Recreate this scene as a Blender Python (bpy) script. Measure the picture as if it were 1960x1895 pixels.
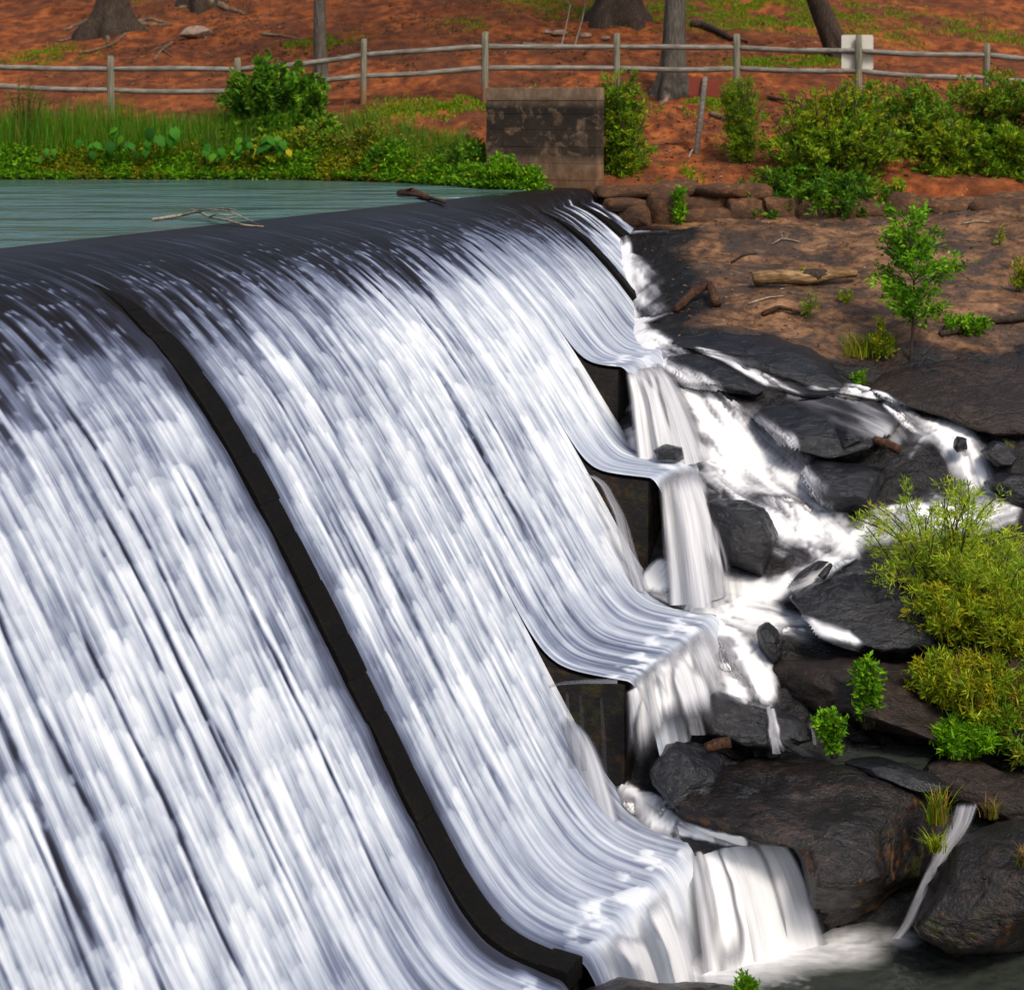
import bpy, math, random
import numpy as np
from mathutils import Vector

for o in list(bpy.data.objects):
    bpy.data.objects.remove(o)
SC = bpy.context.scene
COL = SC.collection
# ------------------------------------------------------------------ camera
F, CX, HY, EYE = 3200.0, 980.0, 190.0, 1.5      # focal length and horizon on a 1960 px wide picture
cd = bpy.data.cameras.new('camera')
cd.sensor_width = 36.0
cd.lens = F / 1960 * 36.0
cd.shift_y = -(947.5 - HY) / 1960
cd.clip_end = 1000
cd.dof.use_dof = True
cd.dof.focus_distance = 16.5
cd.dof.aperture_fstop = 2.2
cam = bpy.data.objects.new('camera', cd)
COL.objects.link(cam)
cam.location = (0, 0, EYE)
cam.rotation_euler = (math.radians(90), 0, 0)
SC.camera = cam
# ------------------------------------------------------------------ sky and sun (bright overcast)
SUN_EL, SUN_AZ = math.radians(52), math.radians(150)      # azimuth clockwise from +Y
w = bpy.data.worlds.new('World')
SC.world = w
w.use_nodes = True
nt = w.node_tree
nt.nodes.clear()
sky = nt.nodes.new('ShaderNodeTexSky')
sky.sky_type = 'NISHITA'
sky.sun_disc = False
sky.sun_elevation = SUN_EL
sky.sun_rotation = SUN_AZ
sky.air_density = 1.0
sky.dust_density = 4.0
sky.ozone_density = 1.0
bg = nt.nodes.new('ShaderNodeBackground')
bg.inputs['Strength'].default_value = 0.092
wo = nt.nodes.new('ShaderNodeOutputWorld')
nt.links.new(sky.outputs[0], bg.inputs[0])
nt.links.new(bg.outputs[0], wo.inputs[0])
sl = bpy.data.lights.new('sun', 'SUN')
sl.energy = 1.5
sl.angle = math.radians(14)
sl.color = (1.0, 0.93, 0.82)
so = bpy.data.objects.new('sun', sl)
COL.objects.link(so)
sd = Vector((math.sin(SUN_AZ) * math.cos(SUN_EL), math.cos(SUN_AZ) * math.cos(SUN_EL), math.sin(SUN_EL)))
so.rotation_euler = sd.to_track_quat('Z', 'Y').to_euler()
so.location = (10, -10, 20)
SC.view_settings.view_transform = 'Standard'
SC.view_settings.look = 'None'
SC.view_settings.gamma = 1
SC.view_settings.use_curve_mapping = False
SC.view_settings.exposure = 0.62
SC.render.engine = 'CYCLES'
SC.cycles.use_denoising = True
SC.cycles.max_bounces = 6
SC.cycles.diffuse_bounces = 3
SC.cycles.glossy_bounces = 3
SC.cycles.transparent_max_bounces = 12
SC.cycles.caustics_reflective = False
SC.cycles.caustics_refractive = False

# ------------------------------------------------------------------ helpers
RNG = np.random.default_rng(7)


def P(x, y, Y):
    """A point seen at (x, y) of a 1960 px wide picture and standing Y metres away."""
    return np.array([(x - CX) / F * Y, Y, EYE - (y - HY) / F * Y])


def px(Y):
    return Y / F        # metres that one pixel covers at Y


def sstep(a, b, x):
    t = np.clip((x - a) / (b - a), 0, 1)
    return t * t * (3 - 2 * t)


def hsh(ix, iy, iz=0, seed=0):
    n = (np.asarray(ix).astype(np.int64) * 374761393 + np.asarray(iy).astype(np.int64) * 668265263
         + np.asarray(iz).astype(np.int64) * 2147483647 + seed * 974711)
    n = (n ^ (n >> 13)) * 1274126177
    n = n & 0x7fffffffffff
    n = (n ^ (n >> 16)) * 2246822519
    n = n & 0x7fffffffffff
    return ((n ^ (n >> 15)) & 0xffffff) / float(0xffffff)


def vn2(x, y, seed=0):
    x = np.asarray(x, float); y = np.asarray(y, float)
    ix = np.floor(x); iy = np.floor(y)
    fx = x - ix; fy = y - iy
    fx = fx * fx * (3 - 2 * fx); fy = fy * fy * (3 - 2 * fy)
    a = hsh(ix, iy, 0, seed); b = hsh(ix + 1, iy, 0, seed)
    c = hsh(ix, iy + 1, 0, seed); d = hsh(ix + 1, iy + 1, 0, seed)
    return (a * (1 - fx) + b * fx) * (1 - fy) + (c * (1 - fx) + d * fx) * fy


def fbm2(x, y, o=4, seed=0):
    s = 0; a = .5; t = 0
    for i in range(o):
        s = s + a * vn2(x * 2 ** i, y * 2 ** i, seed + i); t += a; a *= .5
    return s / t


def vn3(p, seed=0):
    i = np.floor(p); f = p - i
    f = f * f * (3 - 2 * f)
    r = 0
    for dx in (0, 1):
        wx = f[:, 0] if dx else 1 - f[:, 0]
        for dy in (0, 1):
            wy = f[:, 1] if dy else 1 - f[:, 1]
            for dz in (0, 1):
                wz = f[:, 2] if dz else 1 - f[:, 2]
                r = r + wx * wy * wz * hsh(i[:, 0] + dx, i[:, 1] + dy, i[:, 2] + dz, seed)
    return r


def fbm3(p, o=4, seed=0):
    s = 0; a = .5; t = 0
    for i in range(o):
        s = s + a * vn3(p * 2 ** i, seed + i); t += a; a *= .5
    return s / t


def mesh_obj(name, co, faces, mat, parent=None, smooth=True, attrs=None, tint=None, uv=None):
    """Link one mesh object; faces is an (n, k) array."""
    co = np.asarray(co, np.float32); faces = np.asarray(faces, np.int32)
    me = bpy.data.meshes.new(name)
    me.vertices.add(len(co)); me.vertices.foreach_set('co', co.ravel())
    k = faces.shape[1]
    me.loops.add(faces.size); me.loops.foreach_set('vertex_index', faces.ravel())
    me.polygons.add(len(faces)); me.polygons.foreach_set('loop_start', np.arange(0, faces.size, k, dtype=np.int32))
    me.polygons.foreach_set('use_smooth', np.full(len(faces), smooth))
    me.update(calc_edges=True)
    for an, av in (attrs or {}).items():
        at = me.attributes.new(an, 'FLOAT', 'POINT'); at.data.foreach_set('value', np.asarray(av, np.float32).ravel())
    if tint is not None:
        at = me.attributes.new('tint', 'FLOAT_COLOR', 'POINT')
        at.data.foreach_set('color', np.c_[tint, np.ones(len(tint))].astype(np.float32).ravel())
    if uv is not None:
        at = me.attributes.new('flow', 'FLOAT_VECTOR', 'POINT')
        at.data.foreach_set('vector', np.c_[uv, np.zeros(len(uv))].astype(np.float32).ravel())
    me.materials.append(mat)
    o = bpy.data.objects.new(name, me)
    COL.objects.link(o)
    if parent is not None:
        o.parent = parent
    return o


def tag(o, label, cat, group=None, kind=None):
    o['label'] = label
    o['category'] = cat
    if group: o['group'] = group
    if kind: o['kind'] = kind
    return o


def setting(o, kind='structure', label=None):
    o['kind'] = kind
    if label: o['label'] = label
    return o


def thing(name, label, cat, loc=(0, 0, 0), group=None):
    o = bpy.data.objects.new(name, None)
    COL.objects.link(o)
    o.location = loc
    o.empty_display_size = .1
    return tag(o, label, cat, group)


def rel(co, root):
    return np.asarray(co) - np.array(root.location)[None, :]


def grid_faces(nr, nc, closed=False):
    i = np.arange(nr - 1)[:, None]; j = np.arange(nc if closed else nc - 1)[None, :]
    j1 = (j + 1) % nc
    a = i * nc + j; b = i * nc + j1; c = (i + 1) * nc + j1; d = (i + 1) * nc + j
    return np.stack([a, b, c, d], -1).reshape(-1, 4)


def tube(pts, rad, n=8, cap=True, rough=0.0, seed=0):
    """Tapered tube along a polyline -> (co, quad faces)."""
    pts = np.asarray(pts, float); m = len(pts)
    rad = np.broadcast_to(np.asarray(rad, float), (m,))
    tn = np.gradient(pts, axis=0); tn /= np.linalg.norm(tn, axis=1)[:, None] + 1e-9
    up = np.tile(np.array([0.03, 0.07, 1.0]), (m, 1))
    up[np.abs(tn[:, 2]) > .85] = (1, .05, 0.02) if np.abs(tn[:, 2]).mean() > .5 else (0.03, 0.07, 1.0)
    a = np.cross(tn, up); a /= np.linalg.norm(a, axis=1)[:, None] + 1e-9
    b = np.cross(tn, a)
    an = np.linspace(0, 2 * np.pi, n, endpoint=False)
    rr = rad[:, None] * np.ones((m, n))
    if rough:
        rr = rr * (1 + rough * (hsh(np.arange(m)[:, None] // 2, np.arange(n)[None, :], 0, seed) - .5) * 2)
    co = pts[:, None, :] + rr[..., None] * (np.cos(an)[None, :, None] * a[:, None, :] + np.sin(an)[None, :, None] * b[:, None, :])
    co = co.reshape(-1, 3)
    fa = grid_faces(m, n, True)
    if cap:
        k = len(co)
        co = np.vstack([co, pts[0] - tn[0] * rad[0] * .15, pts[-1] + tn[-1] * rad[-1] * .15])
        j = np.arange(n); j1 = (j + 1) % n
        f0 = np.stack([np.full(n, k), j1, j, j], -1)
        f1 = np.stack([np.full(n, k + 1), (m - 1) * n + j, (m - 1) * n + j1, (m - 1) * n + j1], -1)
        # keep quads valid: split caps as quads of two rim edges
        f0 = np.array([[k, (q + 2) % n, (q + 1) % n, q] for q in range(0, n, 2)])
        f1 = np.array([[k + 1, (m - 1) * n + q, (m - 1) * n + (q + 1) % n, (m - 1) * n + (q + 2) % n] for q in range(0, n, 2)])
        fa = np.vstack([fa, f0, f1])
    return co, fa


def join(parts):
    co = []; fa = []; k = 0
    for c, f in parts:
        co.append(c); fa.append(np.asarray(f) + k); k += len(c)
    return np.vstack(co), np.vstack(fa)


def box(c0, c1, ax=None, jit=0.0, rng=RNG, bev=.012):
    """A bevelled box (each face inset) between two corners, optionally in a frame (origin, a, b)."""
    c0 = np.array(c0, float); c1 = np.array(c1, float)
    v = []; f = []
    b = bev
    cs = [(x, y, z) for z in (0, 1) for y in (0, 1) for x in (0, 1)]
    # three verts per corner (one for every axis face)
    idx = {}
    for ci, c in enumerate(cs):
        p = np.array([c1[i] if c[i] else c0[i] for i in range(3)])
        s = np.array([-1 if c[i] else 1 for i in range(3)])
        p = p + rng.uniform(-jit, jit, 3)
        for a in range(3):
            q = p + s * b; q[a] = p[a]
            idx[ci, a] = len(v); v.append(q)
    cid = lambda x, y, z: z * 4 + y * 2 + x
    for a in range(3):
        o1, o2 = [(1, 2), (2, 0), (0, 1)][a]
        for sgn in (0, 1):
            loop = []
            for q1, q2 in ((0, 0), (1, 0), (1, 1), (0, 1)):
                c = [0, 0, 0]; c[a] = sgn; c[o1] = q1; c[o2] = q2
                loop.append(idx[cid(*c), a])
            f.append(loop if sgn else loop[::-1])
    for a in range(3):          # edge bevels, edges along axis a
        o1, o2 = [(1, 2), (2, 0), (0, 1)][a]
        for q1 in (0, 1):
            for q2 in (0, 1):
                c = [0, 0, 0]; c[o1] = q1; c[o2] = q2
                d = list(c); d[a] = 1
                L = [idx[cid(*c), o1], idx[cid(*d), o1], idx[cid(*d), o2], idx[cid(*c), o2]]
                f.append(L if (q1 == q2) else L[::-1])
    for ci, c in enumerate(cs):
        L = [idx[ci, 0], idx[ci, 1], idx[ci, 2], idx[ci, 2]]
        f.append([idx[ci, 0], idx[ci, 1], idx[ci, 2], idx[ci, 0]])
    f2 = [q for q in f if len(set(q)) == 4]
    tri = [q[:3] for q in f if len(set(q)) == 3]
    return np.array(v), f2, tri


def py_obj(name, v, faces, mat, parent=None, smooth=False):
    me = bpy.data.meshes.new(name)
    me.from_pydata([tuple(map(float, q)) for q in v], [], [list(map(int, q)) for q in faces])
    me.update()
    me.materials.append(mat)
    if smooth:
        me.polygons.foreach_set('use_smooth', np.full(len(me.polygons), True))
    o = bpy.data.objects.new(name, me)
    COL.objects.link(o)
    if parent is not None: o.parent = parent
    return o


# ------------------------------------------------------------------ materials
class NT:
    def __init__(self, name):
        self.m = bpy.data.materials.new(name)
        self.m.use_nodes = True
        self.t = self.m.node_tree
        self.t.nodes.clear()
        self.out = self.t.nodes.new('ShaderNodeOutputMaterial')

    def n(self, typ, **kw):
        nd = self.t.nodes.new('ShaderNode' + typ)
        for k, v in kw.items():
            if k in nd.inputs:
                if hasattr(v, 'is_linked') or hasattr(v, 'links'): self.t.links.new(v, nd.inputs[k])
                else: nd.inputs[k].default_value = v
            else:
                setattr(nd, k, v)
        return nd

    def link(self, a, b): self.t.links.new(a, b)

    def ramp(self, fac, stops):
        r = self.t.nodes.new('ShaderNodeValToRGB')
        e = r.color_ramp.elements
        while len(e) < len(stops): e.new(.5)
        for q, (p, c) in zip(e, stops):
            q.position = p
            q.color = (c[0], c[1], c[2], 1) if hasattr(c, '__len__') else (c, c, c, 1)
        self.link(fac, r.inputs[0])
        return r.outputs[0]

    def noise(self, vec=None, scale=5., detail=4., rough=.55, dist=0.):
        nd = self.n('TexNoise', Scale=scale, Detail=detail, Roughness=rough, Distortion=dist)
        if vec is not None: self.link(vec, nd.inputs['Vector'])
        return nd.outputs[0]

    def mix(self, fac, a, b, mode='MIX'):
        nd = self.t.nodes.new('ShaderNodeMix'); nd.data_type = 'RGBA'; nd.blend_type = mode
        for s, v in ((nd.inputs[0], fac), (nd.inputs[6], a), (nd.inputs[7], b)):
            if hasattr(v, 'links'): self.link(v, s)
            elif hasattr(v, '__len__'): s.default_value = (v[0], v[1], v[2], 1)
            else: s.default_value = v
        return nd.outputs[2]

    def math(self, op, a, b=0., c=None):
        nd = self.t.nodes.new('ShaderNodeMath'); nd.operation = op
        for s, v in zip(nd.inputs, (a, b) if c is None else (a, b, c)):
            if hasattr(v, 'links'): self.link(v, s)
            else: s.default_value = v
        return nd.outputs[0]

    def map(self, v, scale=(1, 1, 1), loc=(0, 0, 0)):
        nd = self.n('Mapping'); nd.inputs['Scale'].default_value = scale; nd.inputs['Location'].default_value = loc
        self.link(v, nd.inputs['Vector'])
        return nd.outputs[0]

    def obj(self): return self.n('TexCoord').outputs['Object']
    def gen(self): return self.n('NewGeometry').outputs['Position']

    def attr(self, name, out='Fac'):
        nd = self.n('Attribute'); nd.attribute_name = name
        return nd.outputs[out]

    def bump(self, h, strength=.5, dist=.02, normal=None):
        nd = self.n('Bump', Strength=strength, Distance=dist)
        self.link(h, nd.inputs['Height'])
        if normal is not None: self.link(normal, nd.inputs['Normal'])
        return nd.outputs[0]

    def bsdf(self, color, rough=.8, normal=None, spec=.3, **kw):
        b = self.t.nodes.new('ShaderNodeBsdfPrincipled')
        for s, v in ((b.inputs['Base Color'], color), (b.inputs['Roughness'], rough), (b.inputs['Specular IOR Level'], spec)):
            if hasattr(v, 'links'): self.link(v, s)
            elif hasattr(v, '__len__'): s.default_value = (v[0], v[1], v[2], 1)
            else: s.default_value = v
        if normal is not None: self.link(normal, b.inputs['Normal'])
        return b

    def done(self, sh):
        self.link(sh.outputs[0] if hasattr(sh, 'outputs') else sh, self.out.inputs['Surface'])
        return self.m


def mat_clay():
    t = NT('red_clay'); p = t.gen()
    big = t.noise(p, .55, 5, .6, .4); mid = t.noise(t.map(p, (1, .6, 1)), 3.2, 6, .65); fine = t.noise(p, 38, 3, .6)
    c = t.ramp(mid, [(.32, (.06, .02, .010)), (.46, (.17, .048, .016)), (.58, (.33, .092, .024)), (.75, (.46, .17, .055))])
    c = t.mix(t.ramp(big, [(.38, 0.), (.6, 1.)]), c, t.mix(.7, c, (.085, .032, .018)))
    lit = t.n('TexVoronoi', Scale=26.); t.link(p, lit.inputs['Vector'])
    lc = t.ramp(t.n('SeparateColor', Color=lit.outputs['Color']).outputs[0], [(.0, (.07, .035, .02)), (.55, (.16, .075, .04)), (.9, (.30, .17, .10)), (.97, (.55, .45, .36))])
    msk = t.math('MULTIPLY', t.ramp(lit.outputs['Distance'], [(.22, 1.), (.34, 0.)]), t.ramp(t.noise(p, 1.3, 4, .6), [(.44, 0.), (.62, 1.)]))
    c = t.mix(t.math('MULTIPLY', msk, .8), c, lc)
    h = t.math('ADD', mid, t.math('MULTIPLY', fine, .35))
    return t.done(t.bsdf(c, .95, t.bump(h, .8, .06), .1))


def mat_rock(name, dark=(.020, .019, .021), mid=(.055, .045, .042), hi=(.11, .085, .07), rough=(.28, .6), slab=False, scale=1., moss=0., bumpd=.05, spec=.45):
    """Bare gneiss; the attribute wet says where water keeps it dark and glossy."""
    t = NT(name); p = t.gen()
    n1 = t.noise(p, 1.7 * scale, 6, .62, .5); n2 = t.noise(t.map(p, (1, 1, 2.2)), 7 * scale, 6, .65, .3); n3 = t.noise(p, 30 * scale, 4, .6)
    c = t.ramp(t.math('MULTIPLY_ADD', n2, .55, t.math('MULTIPLY', n1, .5)), [(.36, dark), (.55, mid), (.72, hi)])
    wet = t.attr('wet')
    if slab:
        s = t.ramp(t.math('MULTIPLY_ADD', n2, .45, t.math('MULTIPLY', n1, .6)), [(.37, (.016, .010, .008)), (.47, (.09, .044, .021)), (.56, (.21, .104, .047)), (.70, (.37, .205, .105))])
        streak = t.noise(t.map(p, (.8, 1.3, 1.3)), 1.0, 6, .66, .9)
        s = t.mix(t.math('MULTIPLY', t.ramp(streak, [(.46, 0.), (.56, 1.)]), .82), s, (.035, .026, .022))
        c = t.mix(t.ramp(wet, [(.25, 0.), (.75, 1.)]), s, c)
    crack = t.n('TexVoronoi', feature='DISTANCE_TO_EDGE', Scale=.7 * scale)
    cv = t.n('VectorMath', operation='MULTIPLY_ADD'); cv.inputs[1].default_value = (.5, .5, .5)
    t.link(t.n('TexNoise', Scale=2.2, Detail=4.).outputs[1], cv.inputs[0]); t.link(p, cv.inputs[2])
    t.link(cv.outputs[0], crack.inputs['Vector'])
    ck = t.ramp(crack.outputs['Distance'], [(.0, 0.), (.02, 1.)])
    h = t.math('ADD', t.math('MULTIPLY_ADD', n2, .8, t.math('MULTIPLY', n3, .28)), t.math('MULTIPLY', ck, .12))
    if moss:
        g = t.n('SeparateXYZ', Vector=t.n('NewGeometry').outputs['Normal']).outputs[2]
        mk = t.math('MULTIPLY', t.ramp(t.noise(p, 5.5, 5, .7), [(.52, 0.), (.62, 1.)]), t.ramp(g, [(.30, 1.), (.55, 0.)]))
        mc = t.mix(t.ramp(t.noise(p, 2.6, 3, .5), [(.42, 0.), (.55, 1.)]), (.05, .06, .006), (.13, .05, .012))
        c = t.mix(t.math('MULTIPLY', mk, moss), c, mc)
    r = t.n('MapRange', Value=wet); r.inputs['To Min'].default_value = rough[1]; r.inputs['To Max'].default_value = rough[0]
    return t.done(t.bsdf(c, r.outputs[0], t.bump(h, 1., bumpd * 1.1), spec))


def mat_water(name, alpha=False, warm=False):
    """White aerated water over dark; foam is how much air is in it."""
    t = NT(name)
    fo = t.attr('foam'); fl = t.attr('flow', 'Vector')
    st = t.noise(t.map(fl, (26, 1.1, 1)), 1., 4, .6); st2 = t.noise(t.map(fl, (75, 3.2, 1)), 1., 2, .5)
    k = t.math('MULTIPLY_ADD', t.math('SUBTRACT', st, .5), .32, t.math('MULTIPLY', t.math('SUBTRACT', st2, .5), .22))
    bell = t.math('MULTIPLY', t.math('MULTIPLY', fo, t.math('SUBTRACT', 1.15, fo)), 3.2)
    x = t.math('MULTIPLY_ADD', k, bell, fo)
    if warm:
        c = t.ramp(x, [(.0, (.016, .015, .016)), (.3, (.10, .10, .115)), (.6, (.42, .42, .45)), (.85, (.74, .74, .75)), (1., (.87, .87, .87))])
    else:
        c = t.ramp(x, [(.0, (.011, .009, .009)), (.22, (.034, .037, .058)), (.45, (.15, .175, .255)), (.68, (.43, .475, .555)), (.88, (.70, .73, .775)), (1., (.84, .845, .86))])
    r = t.ramp(x, [(.0, .42), (.5, .5), (1., .8)])
    hgt = t.math('MULTIPLY_ADD', t.math('ADD', st, st2), .16, t.math('MULTIPLY', x, .5))
    b = t.bsdf(c, r, t.bump(hgt, .5, .03), .13)
    if alpha:
        tr = t.n('BsdfTransparent')
        a = t.ramp(x, [(.04, 0.), (.4, .5), (.85, .97)])
        mx = t.n('MixShader'); t.link(a, mx.inputs[0]); t.link(tr.outputs[0], mx.inputs[1]); t.link(b.outputs[0], mx.inputs[2])
        return t.done(mx)
    return t.done(b)


def mat_pond(name, deep, bs=1., rough=.12, scl=(1., 1.), bd=.05, calm=False):
    t = NT(name); p = t.gen()
    n1 = t.noise(t.map(p, (scl[0], scl[1], 1)), 1.1, 3, .5, .2); n2 = t.noise(t.map(p, (scl[0], 1.3 * scl[1], 1)), 3., 2, .5)
    h = t.math('MULTIPLY_ADD', n2, .2, n1)
    if calm:        # sheltered and smooth under the bank, ruffled by cat's-paws further out
        yy = t.n('SeparateXYZ', Vector=p).outputs[1]
        sh = t.ramp(t.math('MULTIPLY', yy, .025), [(.70, 1.), (.765, .12)])
        pw = t.ramp(t.noise(t.map(p, (.18, .6, 1)), 1., 3, .6, .3), [(.35, .35), (.65, 1.)])
        h = t.math('MULTIPLY', h, t.math('MULTIPLY', sh, pw))
    fo = t.attr('foam')
    fl = t.noise(t.map(p, (2.2, 9, 1)), 1.5, 4, .6)
    x = t.math('MULTIPLY', fo, t.math('ADD', .55, t.math('MULTIPLY', fl, .9)))
    c = t.mix(t.ramp(x, [(.08, 0.), (.8, 1.)]), deep, (.82, .82, .83))
    r = t.ramp(x, [(.1, rough), (.6, .7)])
    return t.done(t.bsdf(c, r, t.bump(h, bs, bd), .7))


def mat_leaf(name, gloss=.45, trans=.35):
    t = NT(name)
    c = t.attr('tint', 'Color')
    b = t.bsdf(c, gloss, None, .14)
    tl = t.n('BsdfTranslucent'); t.link(t.mix(.35, c, (.16, .24, .01)), tl.inputs[0])
    mx = t.n('MixShader'); mx.inputs[0].default_value = trans
    t.link(b.outputs[0], mx.inputs[1]); t.link(tl.outputs[0], mx.inputs[2])
    return t.done(mx)


def mat_wood(name, a, b, c, stretch=(1, 1, 1), scale=9., bd=.02):
    t = NT(name); p = t.obj()
    n = t.noise(t.map(p, stretch), scale, 6, .65, .4); n2 = t.noise(p, 3.3, 4, .6)
    col = t.ramp(t.math('MULTIPLY_ADD', n, .7, t.math('MULTIPLY', n2, .3)), [(.32, a), (.5, b), (.68, c)])
    return t.done(t.bsdf(col, .85, t.bump(n, .9, bd), .2))


def mat_post():
    """Weathered grey post, its foot stained by red clay."""
    t = NT('post_wood'); p = t.obj(); g = t.gen()
    n = t.noise(t.map(p, (14, 14, .9)), 2.2, 5, .65, .3)
    col = t.ramp(n, [(.3, (.085, .075, .05)), (.5, (.19, .175, .125)), (.7, (.32, .30, .23))])
    z = t.n('SeparateXYZ', Vector=p).outputs[2]
    st = t.ramp(t.math('MULTIPLY_ADD', t.noise(p, 6, 3, .6), .3, z), [(.30, 1.), (.62, 0.)])
    col = t.mix(t.math('MULTIPLY', st, .7), col, (.24, .095, .03))
    return t.done(t.bsdf(col, .85, t.bump(n, .8, .012), .2))


def mat_concrete():
    t = NT('stained_concrete'); p = t.gen()
    n1 = t.noise(t.map(p, (1, 1, 1.2)), 3.0, 7, .7, .8); n2 = t.noise(t.map(p, (1.2, 1.2, .8)), 4.6, 6, .7, .3); n3 = t.noise(p, 60, 3, .6)
    c = t.ramp(n2, [(.3, (.11, .066, .04)), (.5, (.21, .135, .085)), (.7, (.34, .24, .155))])
    z = t.n('SeparateXYZ', Vector=p).outputs[2]
    c = t.mix(t.ramp(z, [(.0, 1.), (.62, 0.)]), c, t.mix(.6, c, (.14, .055, .018)))        # rust-coloured silt line near the water
    band = t.ramp(t.math('MULTIPLY', z, .6), [(.22, 0.), (.34, .9), (.80, 1.), (.93, 0.)])
    blk = t.math('MULTIPLY', t.ramp(t.math('MULTIPLY_ADD', n1, .7, t.math('MULTIPLY', n2, .34)), [(.42, 0.), (.51, 1.)]), band)
    c = t.mix(t.math('MULTIPLY', blk, .93), c, (.013, .011, .010))                              # black algae
    return t.done(t.bsdf(c, .9, t.bump(t.math('ADD', n2, t.math('MULTIPLY', n3, .3)), .5, .02), .2))


def mat_plain(name, c, rough=.6, spec=.3, var=.25):
    t = NT(name); p = t.gen()
    n = t.noise(p, 9, 5, .6)
    col = t.mix(t.ramp(n, [(.3, 0.), (.7, 1.)]), tuple(v * (1 - var) for v in c), tuple(min(1, v * (1 + var)) for v in c))
    return t.done(t.bsdf(col, rough, t.bump(n, .3, .01), spec))


M_clay = mat_clay()
M_slab = mat_rock('bedrock', dark=(.006, .006, .007), mid=(.011, .010, .010), hi=(.034, .025, .02), slab=True, spec=.35)
M_rock = mat_rock('wet_rock', dark=(.005, .005, .007), mid=(.013, .013, .016), hi=(.022, .018, .017), rough=(.2, .42), spec=.5)
M_brock = mat_rock('brown_rock', dark=(.009, .007, .006), mid=(.022, .014, .010), hi=(.065, .04, .028), rough=(.28, .65), spec=.35)
M_moss = mat_rock('mossy_rock', dark=(.006, .005, .006), mid=(.014, .011, .010), hi=(.055, .035, .026), rough=(.25, .5), moss=.9, spec=.38)
M_wall = mat_rock('wall_stone', dark=(.035, .016, .008), mid=(.085, .038, .016), hi=(.27, .115, .038), rough=(.5, .9), scale=1.6, bumpd=.03)
M_dam = mat_rock('dam_stone', dark=(.006, .005, .005), mid=(.014, .011, .009), hi=(.03, .022, .016), rough=(.5, .8), scale=2., moss=.35, bumpd=.02, spec=.2)
M_rib = mat_rock('rib_stone', dark=(.002, .002, .0015), mid=(.0032, .0026, .002), hi=(.010, .007, .0045), rough=(.55, .85), scale=2.5, bumpd=.015, spec=.15)
M_water = mat_water('white_water')
M_veil = mat_water('veil_water', alpha=True, warm=True)
M_pond = mat_pond('pond_water', (.065, .125, .11), 1.0, .22, (.5, 1.), .9, True)
M_pool = mat_pond('pool_water', (.035, .04, .034), 1., .15, (1.4, 1.), .2)
M_leaf = mat_leaf('leaf')
M_bigleaf = mat_leaf('broad_leaf', .6, .3)
M_stem = mat_wood('stem_bark', (.03, .02, .012), (.07, .05, .03), (.14, .10, .06), (6, 6, 1), 8)
M_bark = mat_wood('grey_bark', (.035, .03, .024), (.10, .085, .068), (.21, .185, .155), (7, 7, .8), 5, .04)
M_darkbark = mat_wood('dark_bark', (.016, .011, .008), (.05, .034, .024), (.12, .085, .06), (6, 6, 1), 5, .04)
M_root = mat_wood('root_wood', (.05, .032, .02), (.15, .095, .06), (.32, .23, .16), (2, 2, 2), 6, .02)
M_rail = mat_wood('rail_wood', (.075, .065, .052), (.19, .17, .14), (.36, .33, .285), (1, 12, 12), 2.5, .012)
M_post = mat_post()
M_log = mat_wood('log_wood', (.025, .014, .008), (.20, .115, .05), (.52, .34, .16), (1.4, 7, 7), 3.2, .03)
M_brownlog = mat_wood('brown_log', (.014, .007, .005), (.05, .023, .013), (.15, .075, .04), (4, 4, 4), 6, .03)
M_twig = mat_wood('twig_wood', (.12, .085, .06), (.26, .20, .15), (.48, .41, .34), (3, 3, 3), 6, .006)
M_conc = mat_concrete()
M_sign = mat_plain('sign_back', (.60, .57, .49), .5, .4, .06)
M_brown = mat_plain('brown_sign', (.20, .034, .018), .5, .3, .12)
M_stone = mat_plain('field_stone', (.30, .21, .15), .9, .2, .45)


# ------------------------------------------------------------------ dam geometry
TH = math.atan(1637 / 3200)
UD = np.array([math.sin(TH), math.cos(TH)]); VD = np.array([math.cos(TH), -math.sin(TH)])
DO = np.array([-4.9, 16.0])


def W(u, v, z):
    """Along the crest, downstream, up -> world."""
    u, v, z = np.broadcast_arrays(np.asarray(u, float), np.asarray(v, float), np.asarray(z, float))
    return np.stack([DO[0] + UD[0] * u + VD[0] * v, DO[1] + UD[1] * u + VD[1] * v, z], -1)


PV = np.array([-3, 0, .5, 1, 1.5, 2, 2.5, 3, 3.5, 4, 4.5, 5, 6, 7, 9.]); PZ = np.array([0, 0, -.05, -.15, -.35, -.72, -1.22, -1.88, -2.62, -3.4, -4.2, -5, -6.6, -8.2, -11.4])
_vv = np.linspace(-3, 9, 1200)
_zz = np.interp(_vv, PV, PZ)
_k = np.hanning(61); _k /= _k.sum()
_zz = np.convolve(np.pad(_zz, 30, 'reflect', reflect_type='odd'), _k, 'valid')
_zz -= np.interp(-.5, _vv, _zz)


def zface(v): return np.interp(v, _vv, _zz)


def shift(u): return 1.0 * sstep(7.5, 12.5, u)


# section: u range, toe level, bucket softness, lip, base of its fall
SECT = [('A', -14., -.15, -5.42, .30, 5.98, -7.2), ('B', .15, 2.81, -5.40, .30, 6.0, -6.6), ('C', 2.81, 5.59, -4.10, .20, 5.30, -5.5),
        ('D', 5.59, 6.92, -2.80, .16, 4.40, -4.4), ('E', 6.92, 10.72, -1.80, .14, 3.45, -3.1), ('F', 11.05, 12.58, -1.55, .14, 3.2, -2.2), ('G', 12.92, 13.5, -.98, .12, 2.6, -1.5)]


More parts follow.
